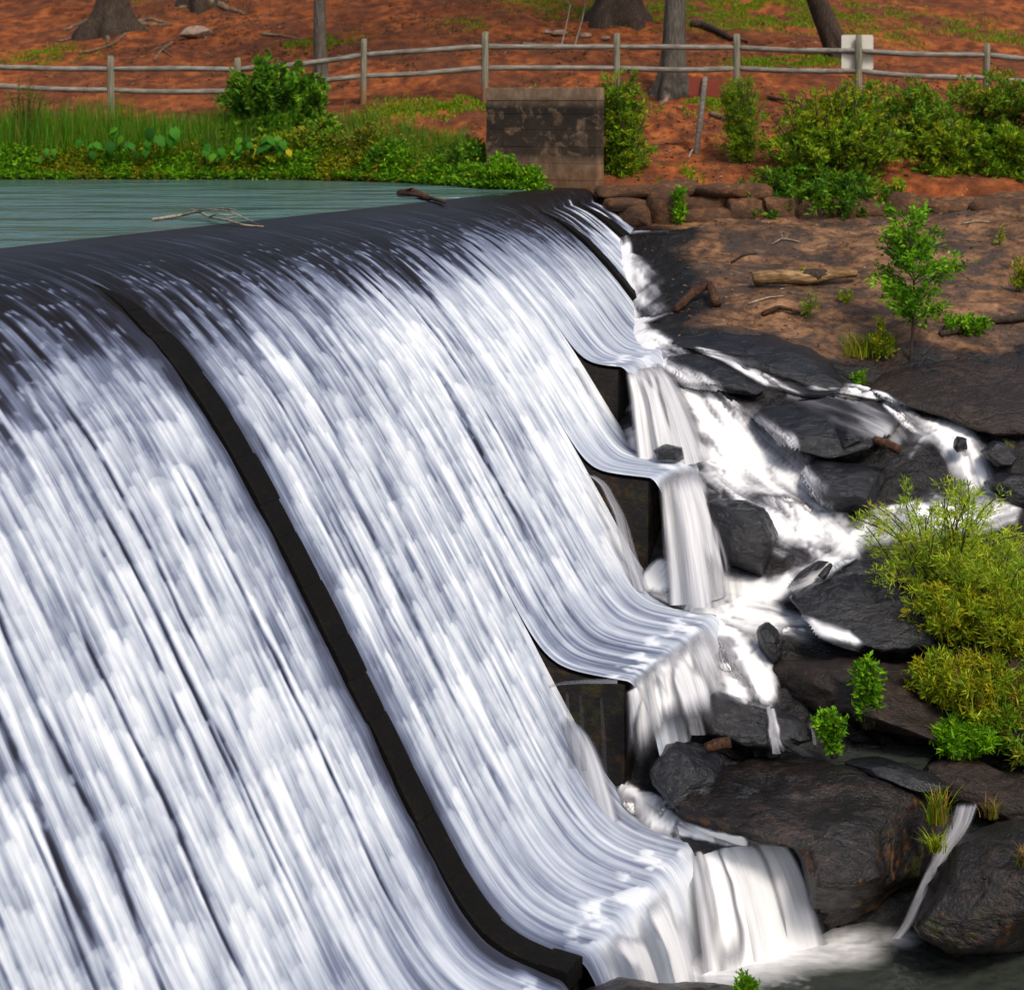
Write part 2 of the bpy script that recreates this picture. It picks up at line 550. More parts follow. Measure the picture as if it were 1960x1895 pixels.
def profile(zt, k, vlip, zbase, ds, fall=True, v0=-.55):
    """(v, z, s, part) from the crest over the face and the toe and, if asked, down the free fall."""
    v = np.linspace(v0, vlip, 900)
    z = zt + k * np.logaddexp(0, (zface(v) - zt) / k)
    if fall:
        t = np.linspace(0, 1, 200)[1:]
        h = zt - zbase
        out = .42 * math.sqrt(max(h, .2))
        v = np.r_[v, vlip + out * t]; z = np.r_[z, z[-1] - h * t ** 2]
    s = np.r_[0, np.cumsum(np.hypot(np.diff(v), np.diff(z)))]
    slip = np.interp(vlip, v, s)
    n = int(s[-1] / ds) + 2
    q = np.linspace(0, s[-1], n)
    return np.interp(q, s, v), np.interp(q, s, z), q, slip


def bend(u, v):
    """Towards the far abutment the crest gets narrower."""
    return v - shift(u) * np.clip(v / 1.2, 0, 1)

# ------------------------------------------------------------------ the hill behind the pond
def base_line(X):
    return np.interp(X, [-60, -3, -1.7, -.6, .3, .9, 1.5, 3, 8, 40], [31.2, 31.2, 29.9, 28.9, 28.9, 28.6, 28.15, 28.1, 27.5, 27.])


def fence_line(X):
    return np.interp(X, [-40, -9, -3, 5, 7, 10, 40], [35.2, 34.6, 34.1, 33.8, 33.1, 33.3, 34.])


def fence_z(X):
    return np.interp(X, [-40, -10, -8, -3, 0, 4.5, 7, 10, 40], [.8, .95, 1.0, 1.36, 1.5, 1.42, 1.25, 1.1, .9])


def hill_z(X, Y):
    X = np.asarray(X, float); Y = np.asarray(Y, float)
    b = base_line(X); f = fence_line(X); zf = fence_z(X)
    d = np.clip((Y - b) / (f - b), -1.5, 1)
    low = np.where(d > 0, zf * np.clip(d, 0, 1) ** .85, np.clip((Y - b) * 4, -2, 0))
    hi = .25 * np.clip(Y - f, 0, 34) + .06 * np.clip(Y - f - 34, 0, 200)
    n = (fbm2(X * .7, Y * .7, 4, 11) - .5) * .34 + (fbm2(X * 3, Y * 3, 3, 15) - .5) * .10
    return .02 + low + hi + n * np.clip(d * 2, 0, 1) - .25 * np.exp(-((X - 3) / 9) ** 2) * np.clip((Y - f) / 8, 0, 1) * 0


def on_hill(x, y):
    """World point of the hill seen at picture point (x, y)."""
    Y = np.linspace(27.5, 80, 4000)
    X = (x - CX) / F * Y
    z = EYE - (y - HY) / F * Y
    g = hill_z(X, Y)
    k = np.argmax(g >= z)
    return np.array([X[k], Y[k], g[k]])


xs = np.r_[np.linspace(-90, -14, 30)[:-1], np.arange(-14, 14, .09), np.linspace(14, 90, 30)]
ys = np.r_[np.arange(26.6, 36, .07), np.arange(36, 48, .14), np.linspace(48, 170, 50)]
XX, YY = np.meshgrid(xs, ys)
ZZ = hill_z(XX, YY)
hill = setting(mesh_obj('hillside', np.stack([XX, YY, ZZ], -1).reshape(-1, 3), grid_faces(len(ys), len(xs)), M_clay))

# ------------------------------------------------------------------ bedrock below the dam
CTRL = [(1230, 452, 26.8), (1300, 440, 26.9), (1400, 428, 27), (1550, 424, 27), (1700, 424, 26.8), (1850, 424, 26.5), (1960, 422, 26.2), (2150, 430, 26),
        (1300, 490, 25.4), (1450, 500, 25), (1600, 510, 24.8), (1750, 520, 24.6), (1900, 540, 24.3), (2100, 560, 24),
        (1280, 560, 24), (1400, 590, 23.5), (1550, 600, 23.3), (1700, 620, 23), (1850, 620, 22.9), (1960, 640, 22.6), (2100, 660, 22),
        (1300, 640, 22.6), (1450, 650, 22.5), (1600, 690, 22.2), (1640, 735, 21.7), (1800, 690, 22), (1950, 720, 21.6), (2100, 760, 21),
        (1215, 472, 26.5), (1180, 595, 24.8), (1200, 645, 23.3), (1230, 690, 21.8),
        (1350, 690, 21.9), (1450, 742, 21.4), (1700, 760, 21.3), (1800, 760, 21.2), (1900, 800, 20.9), (1850, 850, 20.6), (1960, 860, 20.4),
        (1200, 850, 20.3), (1300, 860, 20.2), (1400, 800, 20.9), (1500, 900, 20.2), (1600, 860, 20.4), (1700, 900, 20.2), (1600, 1040, 19.3), (1750, 1030, 19.3), (1900, 1000, 19.6), (2000, 1000, 19.5),
        (1260, 1135, 18.7), (1350, 1140, 18.5), (1450, 1130, 18.6), (1520, 1130, 18.6), (1400, 960, 19.6), (1330, 965, 19.5),
        (1700, 1150, 18.6), (1900, 1200, 18.3), (2050, 1200, 18.2), (1600, 1240, 18), (1500, 1200, 18.2), (1400, 1200, 18.1), (1450, 1300, 17.5), (1350, 1280, 17.4),
        (1600, 1300, 17.6), (1700, 1350, 17.4), (1900, 1430, 17), (2050, 1450, 16.8),
        (1230, 1410, 16.6), (1200, 1530, 16.0), (1250, 1545, 15.9), (1340, 1405, 16.7), (1450, 1445, 16.6), (1600, 1455, 16.6), (1750, 1455, 16.7),
        (1290, 1585, 15.6), (1380, 1612, 15.4), (1460, 1620, 15.3), (1500, 1840, 15.1), (1650, 1830, 15.2), (1400, 1850, 15.0), (1850, 1830, 15.2), (2000, 1830, 15.1)]
pts = np.array([P(*c) for c in CTRL])
ext = [(.5, 12, -6.9), (4, 12.5, -6.9), (8, 13, -6.9), (2, 13.9, -6.9), (4, 14.2, -6.8), (6, 14.4, -6.7), (10, 14.5, -6.5), (10, 18, -4.5), (10, 22, -2.2), (10, 26, -.5)]
ext += [tuple(W(*q)) for q in ((0, 3, -6.8), (1.5, 5, -6.6), (3, 3, -5.8), (6, 2, -4.3), (9, .7, -2.6), (12, -.8, -1.6))]
pts = np.vstack([pts, np.array(ext)])


def _tps(r2): return np.where(r2 > 0, .5 * r2 * np.log(np.maximum(r2, 1e-12)), 0)


_n = len(pts)
_K = _tps(((pts[:, None, :2] - pts[None, :, :2]) ** 2).sum(-1)) + np.eye(_n) * .04
_Pm = np.c_[np.ones(_n), pts[:, :2]]
_sol = np.linalg.solve(np.block([[_K, _Pm], [_Pm.T, np.zeros((3, 3))]]), np.r_[pts[:, 2], np.zeros(3)])


def rock_smooth(X, Y):
    X = np.asarray(X, float); Y = np.asarray(Y, float)
    sh = X.shape
    q = np.c_[X.ravel(), Y.ravel()]
    out = np.empty(len(q))
    for i in range(0, len(q), 20000):
        b = q[i:i + 20000]
        out[i:i + 20000] = _tps(((b[:, None, :] - pts[None, :, :2]) ** 2).sum(-1)) @ _sol[:_n] + _sol[_n] + b @ _sol[_n + 1:]
    return out.reshape(sh)


bx = np.arange(-3.4, 10.01, .045); by = np.arange(12, 28.3, .045)
BX, BY = np.meshgrid(bx, by)
BS = rock_smooth(BX, BY)
_ridge = 1 - np.abs(2 * fbm2(BX * .9 + .4 * BY, BY * 1.3, 4, 31) - 1)
_led = fbm2(BX * 1.1, BY * 1.7, 3, 41)
slabmask = sstep(21.3, 22.5, BY)
amp = .42 * (1 - slabmask) + .12 * slabmask
_sw = (fbm2(BX * .55 + 3, BY * .8, 3, 35) - .5) * .5 * slabmask * sstep(27.2, 26.2, BY)
BZ = BS + _sw + amp * (_ridge - .75) * .9 + (np.floor(_led * 9) / 9 - _led) * amp * 1.1 + (fbm2(BX * 6, BY * 6, 3, 51) - .5) * .07 * (1 - .72 * slabmask)
BZ = np.where(BZ < -6.75, -6.75, BZ)


def bil(A, X, Y):
    fx = np.clip((np.asarray(X) - bx[0]) / .045, 0, len(bx) - 1.001); fy = np.clip((np.asarray(Y) - by[0]) / .045, 0, len(by) - 1.001)
    i = fx.astype(int); j = fy.astype(int); a = fx - i; b = fy - j
    return (A[j, i] * (1 - a) + A[j, i + 1] * a) * (1 - b) + (A[j + 1, i] * (1 - a) + A[j + 1, i + 1] * a) * b


def on_rock(x, y, A=None):
    A = BZ if A is None else A
    Y = np.linspace(12.5, 28.2, 3000)
    X = (x - CX) / F * Y
    z = EYE - (y - HY) / F * Y
    g = bil(A, X, Y)
    ok = (g >= z) & (X > bx[0]) & (X < bx[-1])
    k = np.argmax(ok) if ok.any() else len(Y) - 1
    return np.array([X[k], Y[k], g[k]])


# streams that run over the bedrock: picture x, y, half width in pixels, strength
STREAMS = [
    [(1178, 560, 16, 1), (1196, 610, 22, 1), (1225, 660, 28, 1), (1290, 700, 36, .8), (1350, 770, 46, .85), (1420, 850, 60, .9), (1500, 930, 70, .85), (1570, 1010, 52, .85), (1620, 1065, 26, 1)],
    [(1215, 690, 20, 1), (1235, 770, 40, 1), (1265, 850, 46, 1), (1350, 890, 50, .9), (1430, 960, 46, .8), (1520, 1040, 50, .8), (1590, 1075, 26, 1)],
    [(1300, 760, 26, .6), (1380, 850, 40, .75), (1460, 960, 45, .75), (1540, 1040, 45, .8)],
    [(1335, 668, 9, .6), (1390, 690, 12, .9), (1440, 712, 18, 1), (1480, 738, 16, 1), (1560, 746, 10, .9), (1640, 750, 10, 1), (1695, 762, 10, 1), (1725, 795, 10, .9), (1770, 825, 18, .9), (1830, 855, 36, 1), (1860, 905, 36, .8), (1880, 955, 34, .7), (1950, 975, 16, .7)],
    [(1800, 835, 16, .8), (1760, 850, 18, .6), (1740, 880, 16, .5)],
    [(1640, 790, 22, .35), (1690, 810, 22, .4), (1720, 850, 18, .45)],
    [(1930, 985, 20, .8), (1850, 1000, 36, 1), (1760, 1005, 36, 1), (1690, 1015, 30, 1), (1645, 1045, 20, 1), (1600, 1085, 16, 1), (1550, 1110, 14, .9), (1500, 1130, 16, .9)],
    [(1255, 1120, 24, 1), (1310, 1135, 28, 1), (1390, 1140, 26, 1), (1460, 1135, 20, 1), (1510, 1125, 14, .9)],
    [(1330, 1150, 22, 1), (1400, 1180, 36, 1), (1480, 1190, 30, .85), (1560, 1215, 30, .7), (1650, 1240, 20, .8)],
    [(1330, 1180, 20, 1), (1400, 1225, 40, 1), (1440, 1280, 36, 1), (1465, 1325, 20, .9)],
    [(1260, 1240, 25, 1), (1330, 1270, 45, 1), (1400, 1310, 36, .9)],
    [(1225, 1395, 26, 1), (1290, 1385, 32, 1), (1330, 1380, 20, .8)],
    [(1195, 1525, 20, 1), (1240, 1545, 24, 1), (1290, 1575, 20, 1), (1370, 1600, 16, 1), (1450, 1608, 14, 1), (1490, 1612, 12, .9)],
    [(1190, 470, 10, .9), (1200, 520, 14, 1), (1225, 560, 20, .8), (1262, 600, 18, .45)],
    [(1196, 500, 10, 1), (1225, 520, 14, .6), (1262, 545, 12, .35)],
    [(1215, 450, 8, .9), (1245, 458, 7, .9), (1278, 461, 4, .6)],
    [(1205, 615, 12, .9), (1245, 622, 9, .8), (1275, 610, 7, .6)],
    [(1230, 655, 10, .9), (1300, 668, 8, .8), (1345, 672, 7, .7)],
]
_kb = np.hanning(31); _kb /= _kb.sum()
BLUR = BZ.copy()
for ax in (0, 1):
    BLUR = np.apply_along_axis(lambda r: np.convolve(np.pad(r, 15, 'edge'), _kb, 'valid'), ax, BLUR)
poke = sstep(.11, -.02, BZ - BLUR)
foamB = np.zeros(BX.shape); flowB = np.stack([BX, BY], -1).copy()
wetB = np.zeros(BX.shape)
for si, st in enumerate(STREAMS):
    q = [on_rock(c[0], c[1], BS) for c in st]
    hw = [c[2] * p[1] / F * 1.4 for c, p in zip(st, q)]
    xy = np.array(q)[:, :2]
    # resample
    L = np.r_[0, np.cumsum(np.linalg.norm(np.diff(xy, axis=0), axis=1))]
    tt = np.linspace(0, L[-1], 60)
    sx = np.interp(tt, L, xy[:, 0]); sy = np.interp(tt, L, xy[:, 1]); sw = np.interp(tt, L, hw); sf = np.interp(tt, L, [c[3] for c in st])
    k = np.hanning(9); k /= k.sum()
    sx[4:-4] = np.convolve(sx, k, 'valid'); sy[4:-4] = np.convolve(sy, k, 'valid')
    d2 = ((BX.ravel()[:, None] - sx[None]) ** 2 + (BY.ravel()[:, None] - sy[None]) ** 2)
    m = d2.argmin(1)
    d = np.sqrt(d2[np.arange(len(m)), m]).reshape(BX.shape); m = m.reshape(BX.shape)
    gx = np.gradient(sx)[m]; gy = np.gradient(sy)[m]; gl = np.hypot(gx, gy) + 1e-9
    sd_ = ((BX - sx[m]) * gy - (BY - sy[m]) * gx) / gl
    wob = 1 + .5 * (fbm2(BX * 2.4, BY * 2.4, 3, 60 + si) - .5)
    rr = d / (sw[m] * wob)
    val = 1.15 * sf[m] * sstep(1.35, .2, rr)
    tx = (.86 + 1.3 * (fbm2(sd_ * 11, tt[m] * 1.3, 3, 90 + si) - .42) + .9 * (fbm2(BX * 3.2, BY * 3.2, 4, 130) - .5)) * (.25 + .75 * poke)
    val = np.clip(val * np.clip(tx, .0, 1.25), 0, 1)
    better = val > foamB
    foamB = np.where(better, val, foamB)
    flowB[..., 0] = np.where(better, sd_, flowB[..., 0]); flowB[..., 1] = np.where(better, tt[m], flowB[..., 1])
    wetB = np.maximum(wetB, sstep(sw[m] + .9, sw[m] + .05, d))
# spray keeps everything below the slab and near the dam wet
_pxX = CX + F * BX / BY; _pxY = HY + F * (EYE - BZ) / BY
wetB = np.maximum(wetB, sstep(22.9, 21.9, BY + (fbm2(BX * .8, BY * .8, 3, 71) - .5) * 1.6) * .9)
wetB = np.clip(wetB + (fbm2(BX * 1.5, BY * 1.5, 4, 72) - .5) * .35, 0, 1)
bed = setting(mesh_obj('bedrock', np.stack([BX, BY, BZ], -1).reshape(-1, 3), grid_faces(len(by), len(bx)), M_slab, attrs={'wet': wetB}))

# riverbed far below, reaching out under the camera
rb = np.array([(-90, -90, -6.9), (90, -90, -6.9), (90, 29, -6.9), (-90, 29, -6.9)])
setting(mesh_obj('riverbed', rb, [(0, 1, 2, 3)], M_brock, attrs={'wet': np.ones(4)}))
# right bank: bedrock goes on out of the picture
ex = np.arange(9.95, 60, .6); ey = np.arange(11, 28.5, .5)
EX, EY = np.meshgrid(ex, ey)
EZ = np.interp(EY, [11, 14.5, 17, 22, 26.5, 28.5], [-6.9, -6.2, -4.8, -2.2, -.45, -.1]) + (fbm2(EX * .5, EY * .5, 4, 77) - .5) * .8 * sstep(10, 11.5, EX)
setting(mesh_obj('bedrock_bank', np.stack([EX, EY, EZ], -1).reshape(-1, 3), grid_faces(len(ey), len(ex)), M_slab, attrs={'wet': sstep(23, 20, EY)}))

# cascade: a smooth sheet of water over the bedrock where the streams run
ker = np.hanning(15); ker /= ker.sum()
WS = BZ.copy()
for ax in (0, 1):
    WS = np.apply_along_axis(lambda r: np.convolve(np.pad(r, 7, 'edge'), ker, 'valid'), ax, WS)
WS = np.maximum(WS, BZ - .01) * .35 + WS * .65 + .035 + .05 * foamB + .05 * (fbm2(flowB[..., 0] * 7, flowB[..., 1] * 1.5, 3, 140) - .4) * foamB
use = foamB > .02
fq = grid_faces(len(by), len(bx))
fq = fq[use.ravel()[fq].any(1)]
ids, inv = np.unique(fq, return_inverse=True)
fq = inv.reshape(-1, 4)
cwat = np.stack([BX, BY, WS], -1).reshape(-1, 3)[ids]
setting(mesh_obj('cascade_water', cwat, fq, M_veil, attrs={'foam': foamB.ravel()[ids]}, uv=flowB.reshape(-1, 2)[ids] * np.array([.45, .6])))

# ------------------------------------------------------------------ pond and lower pool
pu = np.linspace(-45, 13.7, 120); pv = np.r_[-70, -50, -35, -25, np.linspace(-20, -.5, 40), -.35]
PU, PVV = np.meshgrid(pu, pv)
pc = W(PU, PVV, np.zeros_like(PU)).reshape(-1, 3)
setting(mesh_obj('pond', pc, grid_faces(len(pv), len(pu)), M_pond, attrs={'foam': np.zeros(len(pc))}))

qx = np.r_[np.linspace(-60, -2, 12)[:-1], np.arange(-2, 8, .06), np.linspace(8, 60, 10)]
qy = np.r_[np.linspace(-60, 11, 20)[:-1], np.arange(11, 16.2, .06)]
QX, QY = np.meshgrid(qx, qy)
line = np.array([P(1110, 1905, 14.0), P(1250, 1868, 14.45), P(1400, 1835, 14.8), P(1500, 1812, 15.0), P(1600, 1803, 15.1)])[:, :2]
tt = np.linspace(0, 1, 40)
lx = np.interp(tt, np.linspace(0, 1, 5), line[:, 0]); ly = np.interp(tt, np.linspace(0, 1, 5), line[:, 1])
dd = np.sqrt(((QX[..., None] - lx) ** 2 + (QY[..., None] - ly) ** 2).min(-1))
pf = np.clip((.20 * sstep(1.3, .1, dd) ** 2 + .8 * sstep(.6, .0, dd)) * (.75 + .6 * (fbm2(QX * 3, QY * 3, 3, 150) - .5)), 0, 1)
p2 = P(1720, 1785, 15.15)
pf = np.maximum(pf, .5 * sstep(.3, .0, np.hypot(QX - p2[0], QY - p2[1])))
pool_z = -6.1 + .02 * (fbm2(QX * 2, QY * 4, 3, 151) - .5)
setting(mesh_obj('river_pool', np.stack([QX, QY, pool_z], -1).reshape(-1, 3), grid_faces(len(qy), len(qx)), M_pool, attrs={'foam': pf}))
# little pool held between the rocks
spx = np.array([P(1480, 1440, 16.75), P(1620, 1434, 16.9), P(1760, 1440, 16.9), P(1700, 1462, 16.45), P(1590, 1466, 16.2), P(1490, 1456, 16.4)])
zc = -5.02
spx = np.array([[(c[0] - CX) / F * (F * (EYE - zc) / (c[1] - HY)), F * (EYE - zc) / (c[1] - HY), zc] for c in ((1440, 1430), (1620, 1420), (1800, 1430), (1760, 1480), (1590, 1490), (1450, 1480))])
ctr = spx.mean(0)
setting(mesh_obj('rock_pool', np.vstack([spx, ctr]), [(6, 0, 1, 2), (6, 2, 3, 4), (6, 4, 5, 0)], M_pool, attrs={'foam': np.zeros(7)}))

# ------------------------------------------------------------------ the dam
dam = thing('dam', 'curved dark masonry spillway dam with raised stone ribs, water pouring over it', 'dam', tuple(W(0, 0, 0)))
for nm, u0, u1, zt, k, vl, zb in SECT:
    v, z, s, slip = profile(zt, k, vl, zb, .12, fall=False, v0=-.6)
    # outline of the monolith: the profile set below the water, the front wall and the underside
    nrm = np.stack([-np.gradient(z), np.gradient(v)], -1); nrm /= np.linalg.norm(nrm, axis=1)[:, None]
    v2 = v - .03 * nrm[:, 0]; z2 = z - .03 * nrm[:, 1] - .012
    v2[-1] = vl - .02
    zl = min(zb, -1.) - .5
    oz = np.r_[z2, np.linspace(z2[-1], zl, 6)[1:], zl]; ov = np.r_[v2, np.full(5, vl - .02), -.6]
    nu = 24 if u0 > -1 else 40
    us = np.linspace(u0 + .001, u1 - .001, nu)
    co = np.stack([W(np.full(len(ov), uu), bend(np.full(len(ov), uu), ov), oz) for uu in us])
    n = len(ov)
    fa = grid_faces(nu, n, True)
    co = co.reshape(-1, 3)
    # end walls as strips between the profile and the base line
    e = []
    for b0, flip in ((0, False), ((nu - 1) * n, True)):
        kk = len(co)
        foot = W(np.full(n, us[0] if b0 == 0 else us[-1]), bend(us[0] if b0 == 0 else us[-1], ov), np.full(n, zl))
        co = np.vstack([co, foot])
        for j in range(n - 2):
            q = [b0 + j, b0 + j + 1, kk + j + 1, kk + j]
            e.append(q[::-1] if flip else q)
    fa = np.vstack([fa, np.array(e)])
    mesh_obj('spillway_section', rel(co, dam), fa, M_dam, dam, smooth=False, attrs={'wet': np.full(len(co), .7)})


def rib(u0, u1, zt, k, vl, proud, step, seed):
    """A raised strip of squared stones lying down the face."""
    rng = np.random.default_rng(seed)
    v, z, s, slip = profile(zt, k, vl, zt - 1, .01, fall=False, v0=-.3)
    a = .35
    while a < s[-1] - .05:
        b = min(a + step * rng.uniform(.75, 1.3), s[-1])
        if s[-1] - b < .15: b = s[-1]
        q = np.linspace(a + .001, b - .001, 6)
        pv_ = np.interp(q, s, v); pz_ = np.interp(q, s, z)
        tv = np.gradient(pv_); tz = np.gradient(pz_); L = np.hypot(tv, tz)
        nv = -tz / L; nz = tv / L
        pr = proud * rng.uniform(.93, 1.06)
        w0 = u0 + rng.uniform(-.012, .02); w1 = u1 + rng.uniform(-.014, .016)
        top = sstep(.9, 2.5, q) * (pr + .02) - .02
        top[0] -= .005; top[-1] -= .005
        rows = []
        wf = .12 + .88 * sstep(1.1, 2.6, q)
        um = (u0 + u1) / 2
        for uu, h in ((w0, -.12), (w0, top - .01), (w0 + .02, top), (um, top + .004), (w1 - .02, top), (w1, top - .01), (w1, -.12)):
            ua = um + (uu - um) * wf
            rows.append(W(ua, bend(ua, pv_ + nv * h), pz_ + nz * h))
        co = np.stack(rows).reshape(-1, 3)
        fa = grid_faces(7, 6)
        ends = [(6 * i, 6 * (i + 1), 6 * (5 - i + 0) if False else 6 * (6 - i - 1), 6 * (6 - i)) for i in range(3)]
        ends = [list(e) for e in ends if len(set(e)) == 4] + [[c + 5 for c in e][::-1] for e in ends if len(set(e)) == 4]
        fa = np.vstack([fa, np.array(ends)])
        mesh_obj('rib_stone', rel(co, dam), fa, M_rib, dam, smooth=False, attrs={'wet': np.full(len(co), .35)})
        a = b


rib(-.145, .145, -5.40, .30, 6.06, .05, .42, 1)
rib(10.73, 11.04, -1.62, .14, 3.55, .07, .30, 2)
rib(12.60, 12.90, -1.0, .12, 2.75, .07, .30, 3)


# ------------------------------------------------------------------ water over the dam
for uu0, uu1, zt_r, k_r in ((-.17, .17, -5.4, .3), (10.70, 11.07, -1.62, .14), (12.56, 12.94, -1., .12)):
    v, z, s, slip = profile(zt_r, k_r, 1.9, zt_r - 1, .03, fall=False)
    us = np.linspace(uu0, uu1, 20)
    U_, S_ = np.meshgrid(us, s, indexing='ij')
    ff = .30 * sstep(.55, .75, fbm2(U_ * 30, S_ * 1.2, 3, 306)) * sstep(.4, 1.2, S_)
    co = W(U_, bend(U_, np.broadcast_to(v, U_.shape)), np.broadcast_to(z, U_.shape) + .002).reshape(-1, 3)
    setting(mesh_obj('water_film', co, grid_faces(20, len(s))[:, ::-1], M_water, attrs={'foam': ff}, uv=np.stack([U_, S_], -1).reshape(-1, 2)))


def plume_cells(u, s, cw, ch, seed):
    """Lobes of white water: each starts at the edge of a stone and thins out below it."""
    wu = u / cw + 1.1 * (vn2(u / cw * .37, s * .25, seed + 1) - .5)
    c = np.floor(wu); fu = wu - c
    ss = s / ch + .8 * vn2(u * .9, u * 0 + 3.3, seed + 2) + .55 * hsh(c, c * 0, 0, seed + 3) - .13 * (2 * fu - 1) ** 2 + .12 * (fu - .5) * (hsh(c, c * 0, 0, seed + 6) - .5)
    r = np.floor(ss); fs = ss - r
    a = hsh(c, r, 0, seed + 4); b = hsh(c, r, 0, seed + 5)
    up = hsh(c, r - 1, 0, seed + 4)
    body = a * (1 - .42 * fs) + .3 * up * np.clip(1 - fs * 3, 0, 1) * 0
    top = b * np.exp(-fs / .2) * .38
    side = 1 - .35 * (2 * np.abs(fu - .5)) ** 6
    return (body + top) * side


for nm, u0, u1, zt, k, vl, zb in SECT:
    v, z, s, slip = profile(zt, k, vl, zb, .0155)
    if nm == 'A': us = np.r_[np.linspace(-14, -5.4, 50)[:-1], np.arange(-5.4, u1 + .001, .0135)]
    else: us = np.arange(u0, u1 + .008, .0135)
    us[-1] = u1
    U_, S_ = np.meshgrid(us, s, indexing='ij')
    V_, Z_ = np.meshgrid(np.zeros(len(us)), z, indexing='ij')
    V_ = np.broadcast_to(v[None, :], U_.shape)
    se = S_ - shift(U_) * .9                      # distance measured from where the face turns down
    a1 = plume_cells(U_, se, .26, .62, 210); a2 = plume_cells(U_, se, .10, .42, 220); a3 = plume_cells(U_, se, .038, .26, 230)
    a4 = plume_cells(U_ + .03, se, .45, .30, 235)
    lows = fbm2(U_ * .8, se * .35, 3, 240)
    streak = fbm2(U_ * 30, se * .9, 3, 250); streak2 = fbm2(U_ * 9, se * .35, 3, 255)
    dim = sstep(4.6, 2.2, se) * sstep(4.5, 0., U_)
    foam = .785 - .25 * dim + .17 * (a1 - .45) + .26 * (a2 - .45) + .22 * (a3 - .45) + .09 * (a4 - .45) + .46 * (streak - .5) + .36 * (streak2 - .5) + .34 * (lows - .5)
    # the wide bright tongue between the two ribs
    bright = np.exp(-((U_ - 7.2) / 2.4) ** 2)
    foam = foam * (1 - .4 * bright) + .4 * bright * (.62 + .42 * streak2)
    foam = np.clip(foam, .05, .97)
    # dark threads where the sheet parts and the stone shows
    for j in range(26):
        uc = hsh(j, 7, 0, 260) * 11 - 6.2 if j < 20 else hsh(j, 7, 0, 260) * 4 - 5
        s0_, s1_ = 2.0 + 4 * hsh(j, 8, 0, 260), 0
        ln = 1.5 + 5 * hsh(j, 9, 0, 260)
        wd = .012 + .03 * hsh(j, 10, 0, 260) ** 2
        path = uc + .10 * (fbm2(se * .8, se * 0 + j, 3, 270) - .5)
        m_ = np.exp(-((U_ - path) / wd) ** 2) * sstep(s0_, s0_ + .8, se) * sstep(s0_ + ln, s0_ + ln * .6, se) * (.25 + .9 * vn2(se * 5, U_ * 0 + j, 280))
        foam = foam - (.8 if uc < -.8 else .45) * np.clip(m_, 0, 1)
    foam = foam + .15 * (fbm2(U_ * 62, se * 1.6, 2, 257) - .5)
    # where it turns white below the smooth dark crest
    cidx = np.floor(U_ / .075 + 1.3 * vn2(U_ * 5, U_ * 0, 290))
    s0 = 1.98 + .55 * (fbm2(U_ * 1.1, U_ * 0 + 1, 2, 291) - .5) + 1.0 * (hsh(cidx, 0, 0, 292) - .4) - .25 * sstep(3, 8, U_) + .5 * sstep(.5, -3, U_) - .75 * sstep(10.5, 11.2, U_)
    frac_ = U_ / .075 + 1.3 * vn2(U_ * 5, U_ * 0, 290) - cidx
    on = sstep(s0 - .03, s0 + .16 + .5 * hsh(cidx, 2, 0, 294), se - .12 * (2 * frac_ - 1) ** 2)
    grow = np.maximum(sstep(1.6, 3.4, se), sstep(10.5, 11.2, U_) * .9)
    foam = foam * on * (.50 + .50 * grow)
    # stray flecks over the crest
    fl = plume_cells(U_, S_, .045, .23, 300)
    fleck = sstep(.80, .95, fl * (.55 + .6 * sstep(.5, 2.1, se))) * sstep(.7, 1.6, se)
    foam = np.maximum(foam, fleck * .55)
    film = fbm2(U_ * 34, se * 1.1, 3, 305)
    foam = np.maximum(foam, .30 * sstep(.56, .76, film) * sstep(.1, 1.5, se + .5 * lows))
    # toe: the sheet is drawn out into fine curved lines, then breaks up white before the lip
    toe = sstep(slip - 2.0 if nm in 'AB' else slip - 1.5, slip - .75, S_) * sstep(slip + .3, slip - .05, S_)
    lines = .46 + .75 * (fbm2(U_ * 22, S_ * .28, 3, 310) - .42) + .5 * (fbm2(U_ * 5, S_ * .4, 3, 311) - .45)
    foam = foam * (1 - .75 * toe) + .75 * toe * np.clip(lines, 0, 1) * (on * .3 + .7)
    chop = sstep(.46, .60, fbm2(U_ * 7, S_ * 6, 4, 312) + .10 * (fbm2(U_ * 1.5, S_ * 0, 2, 313) - .5))
    edge = sstep(slip - .45, slip - .15, S_ + .3 * (fbm2(U_ * 3, S_ * 0, 3, 314) - .5)) * sstep(slip + .25, slip, S_)
    foam = np.maximum(foam, edge * (.35 + .6 * chop))
    # free fall: silky, nearly white
    fall = sstep(slip - .02, slip + .22, S_)
    silk = .80 + .42 * (fbm2(U_ * 12, S_ * .35, 3, 320) - .5) + .25 * (fbm2(U_ * 3, S_ * .3, 2, 321) - .5)
    foam = foam * (1 - fall) + fall * silk
    # long exposure of running water: every lobe trails away downstream
    dec = math.exp(-(s[1] - s[0]) / .06)
    acc = foam[:, 0].copy()
    tr = np.empty_like(foam)
    for j in range(foam.shape[1]):
        acc = acc * dec + foam[:, j] * (1 - dec)
        tr[:, j] = acc
    foam = .5 * foam + .5 * tr
    foam[1:-1] = .25 * foam[:-2] + .5 * foam[1:-1] + .25 * foam[2:]
    if nm == 'B': foam = foam * (.42 + .58 * sstep(.15, .5, U_ + .12 * (fbm2(se * 2, se * 0, 2, 330) - .5)))
    if nm == 'A': foam = foam * (.35 + .65 * sstep(-.15, -.5, U_ + .12 * (fbm2(se * 2, se * 0, 2, 331) - .5)))
    if nm in 'FG': foam = foam * .97
    foam = np.clip(foam, 0, 1)
    tv = np.gradient(v); tz = np.gradient(z); L = np.hypot(tv, tz)
    nv = (-tz / L)[None, :]; nz = (tv / L)[None, :]
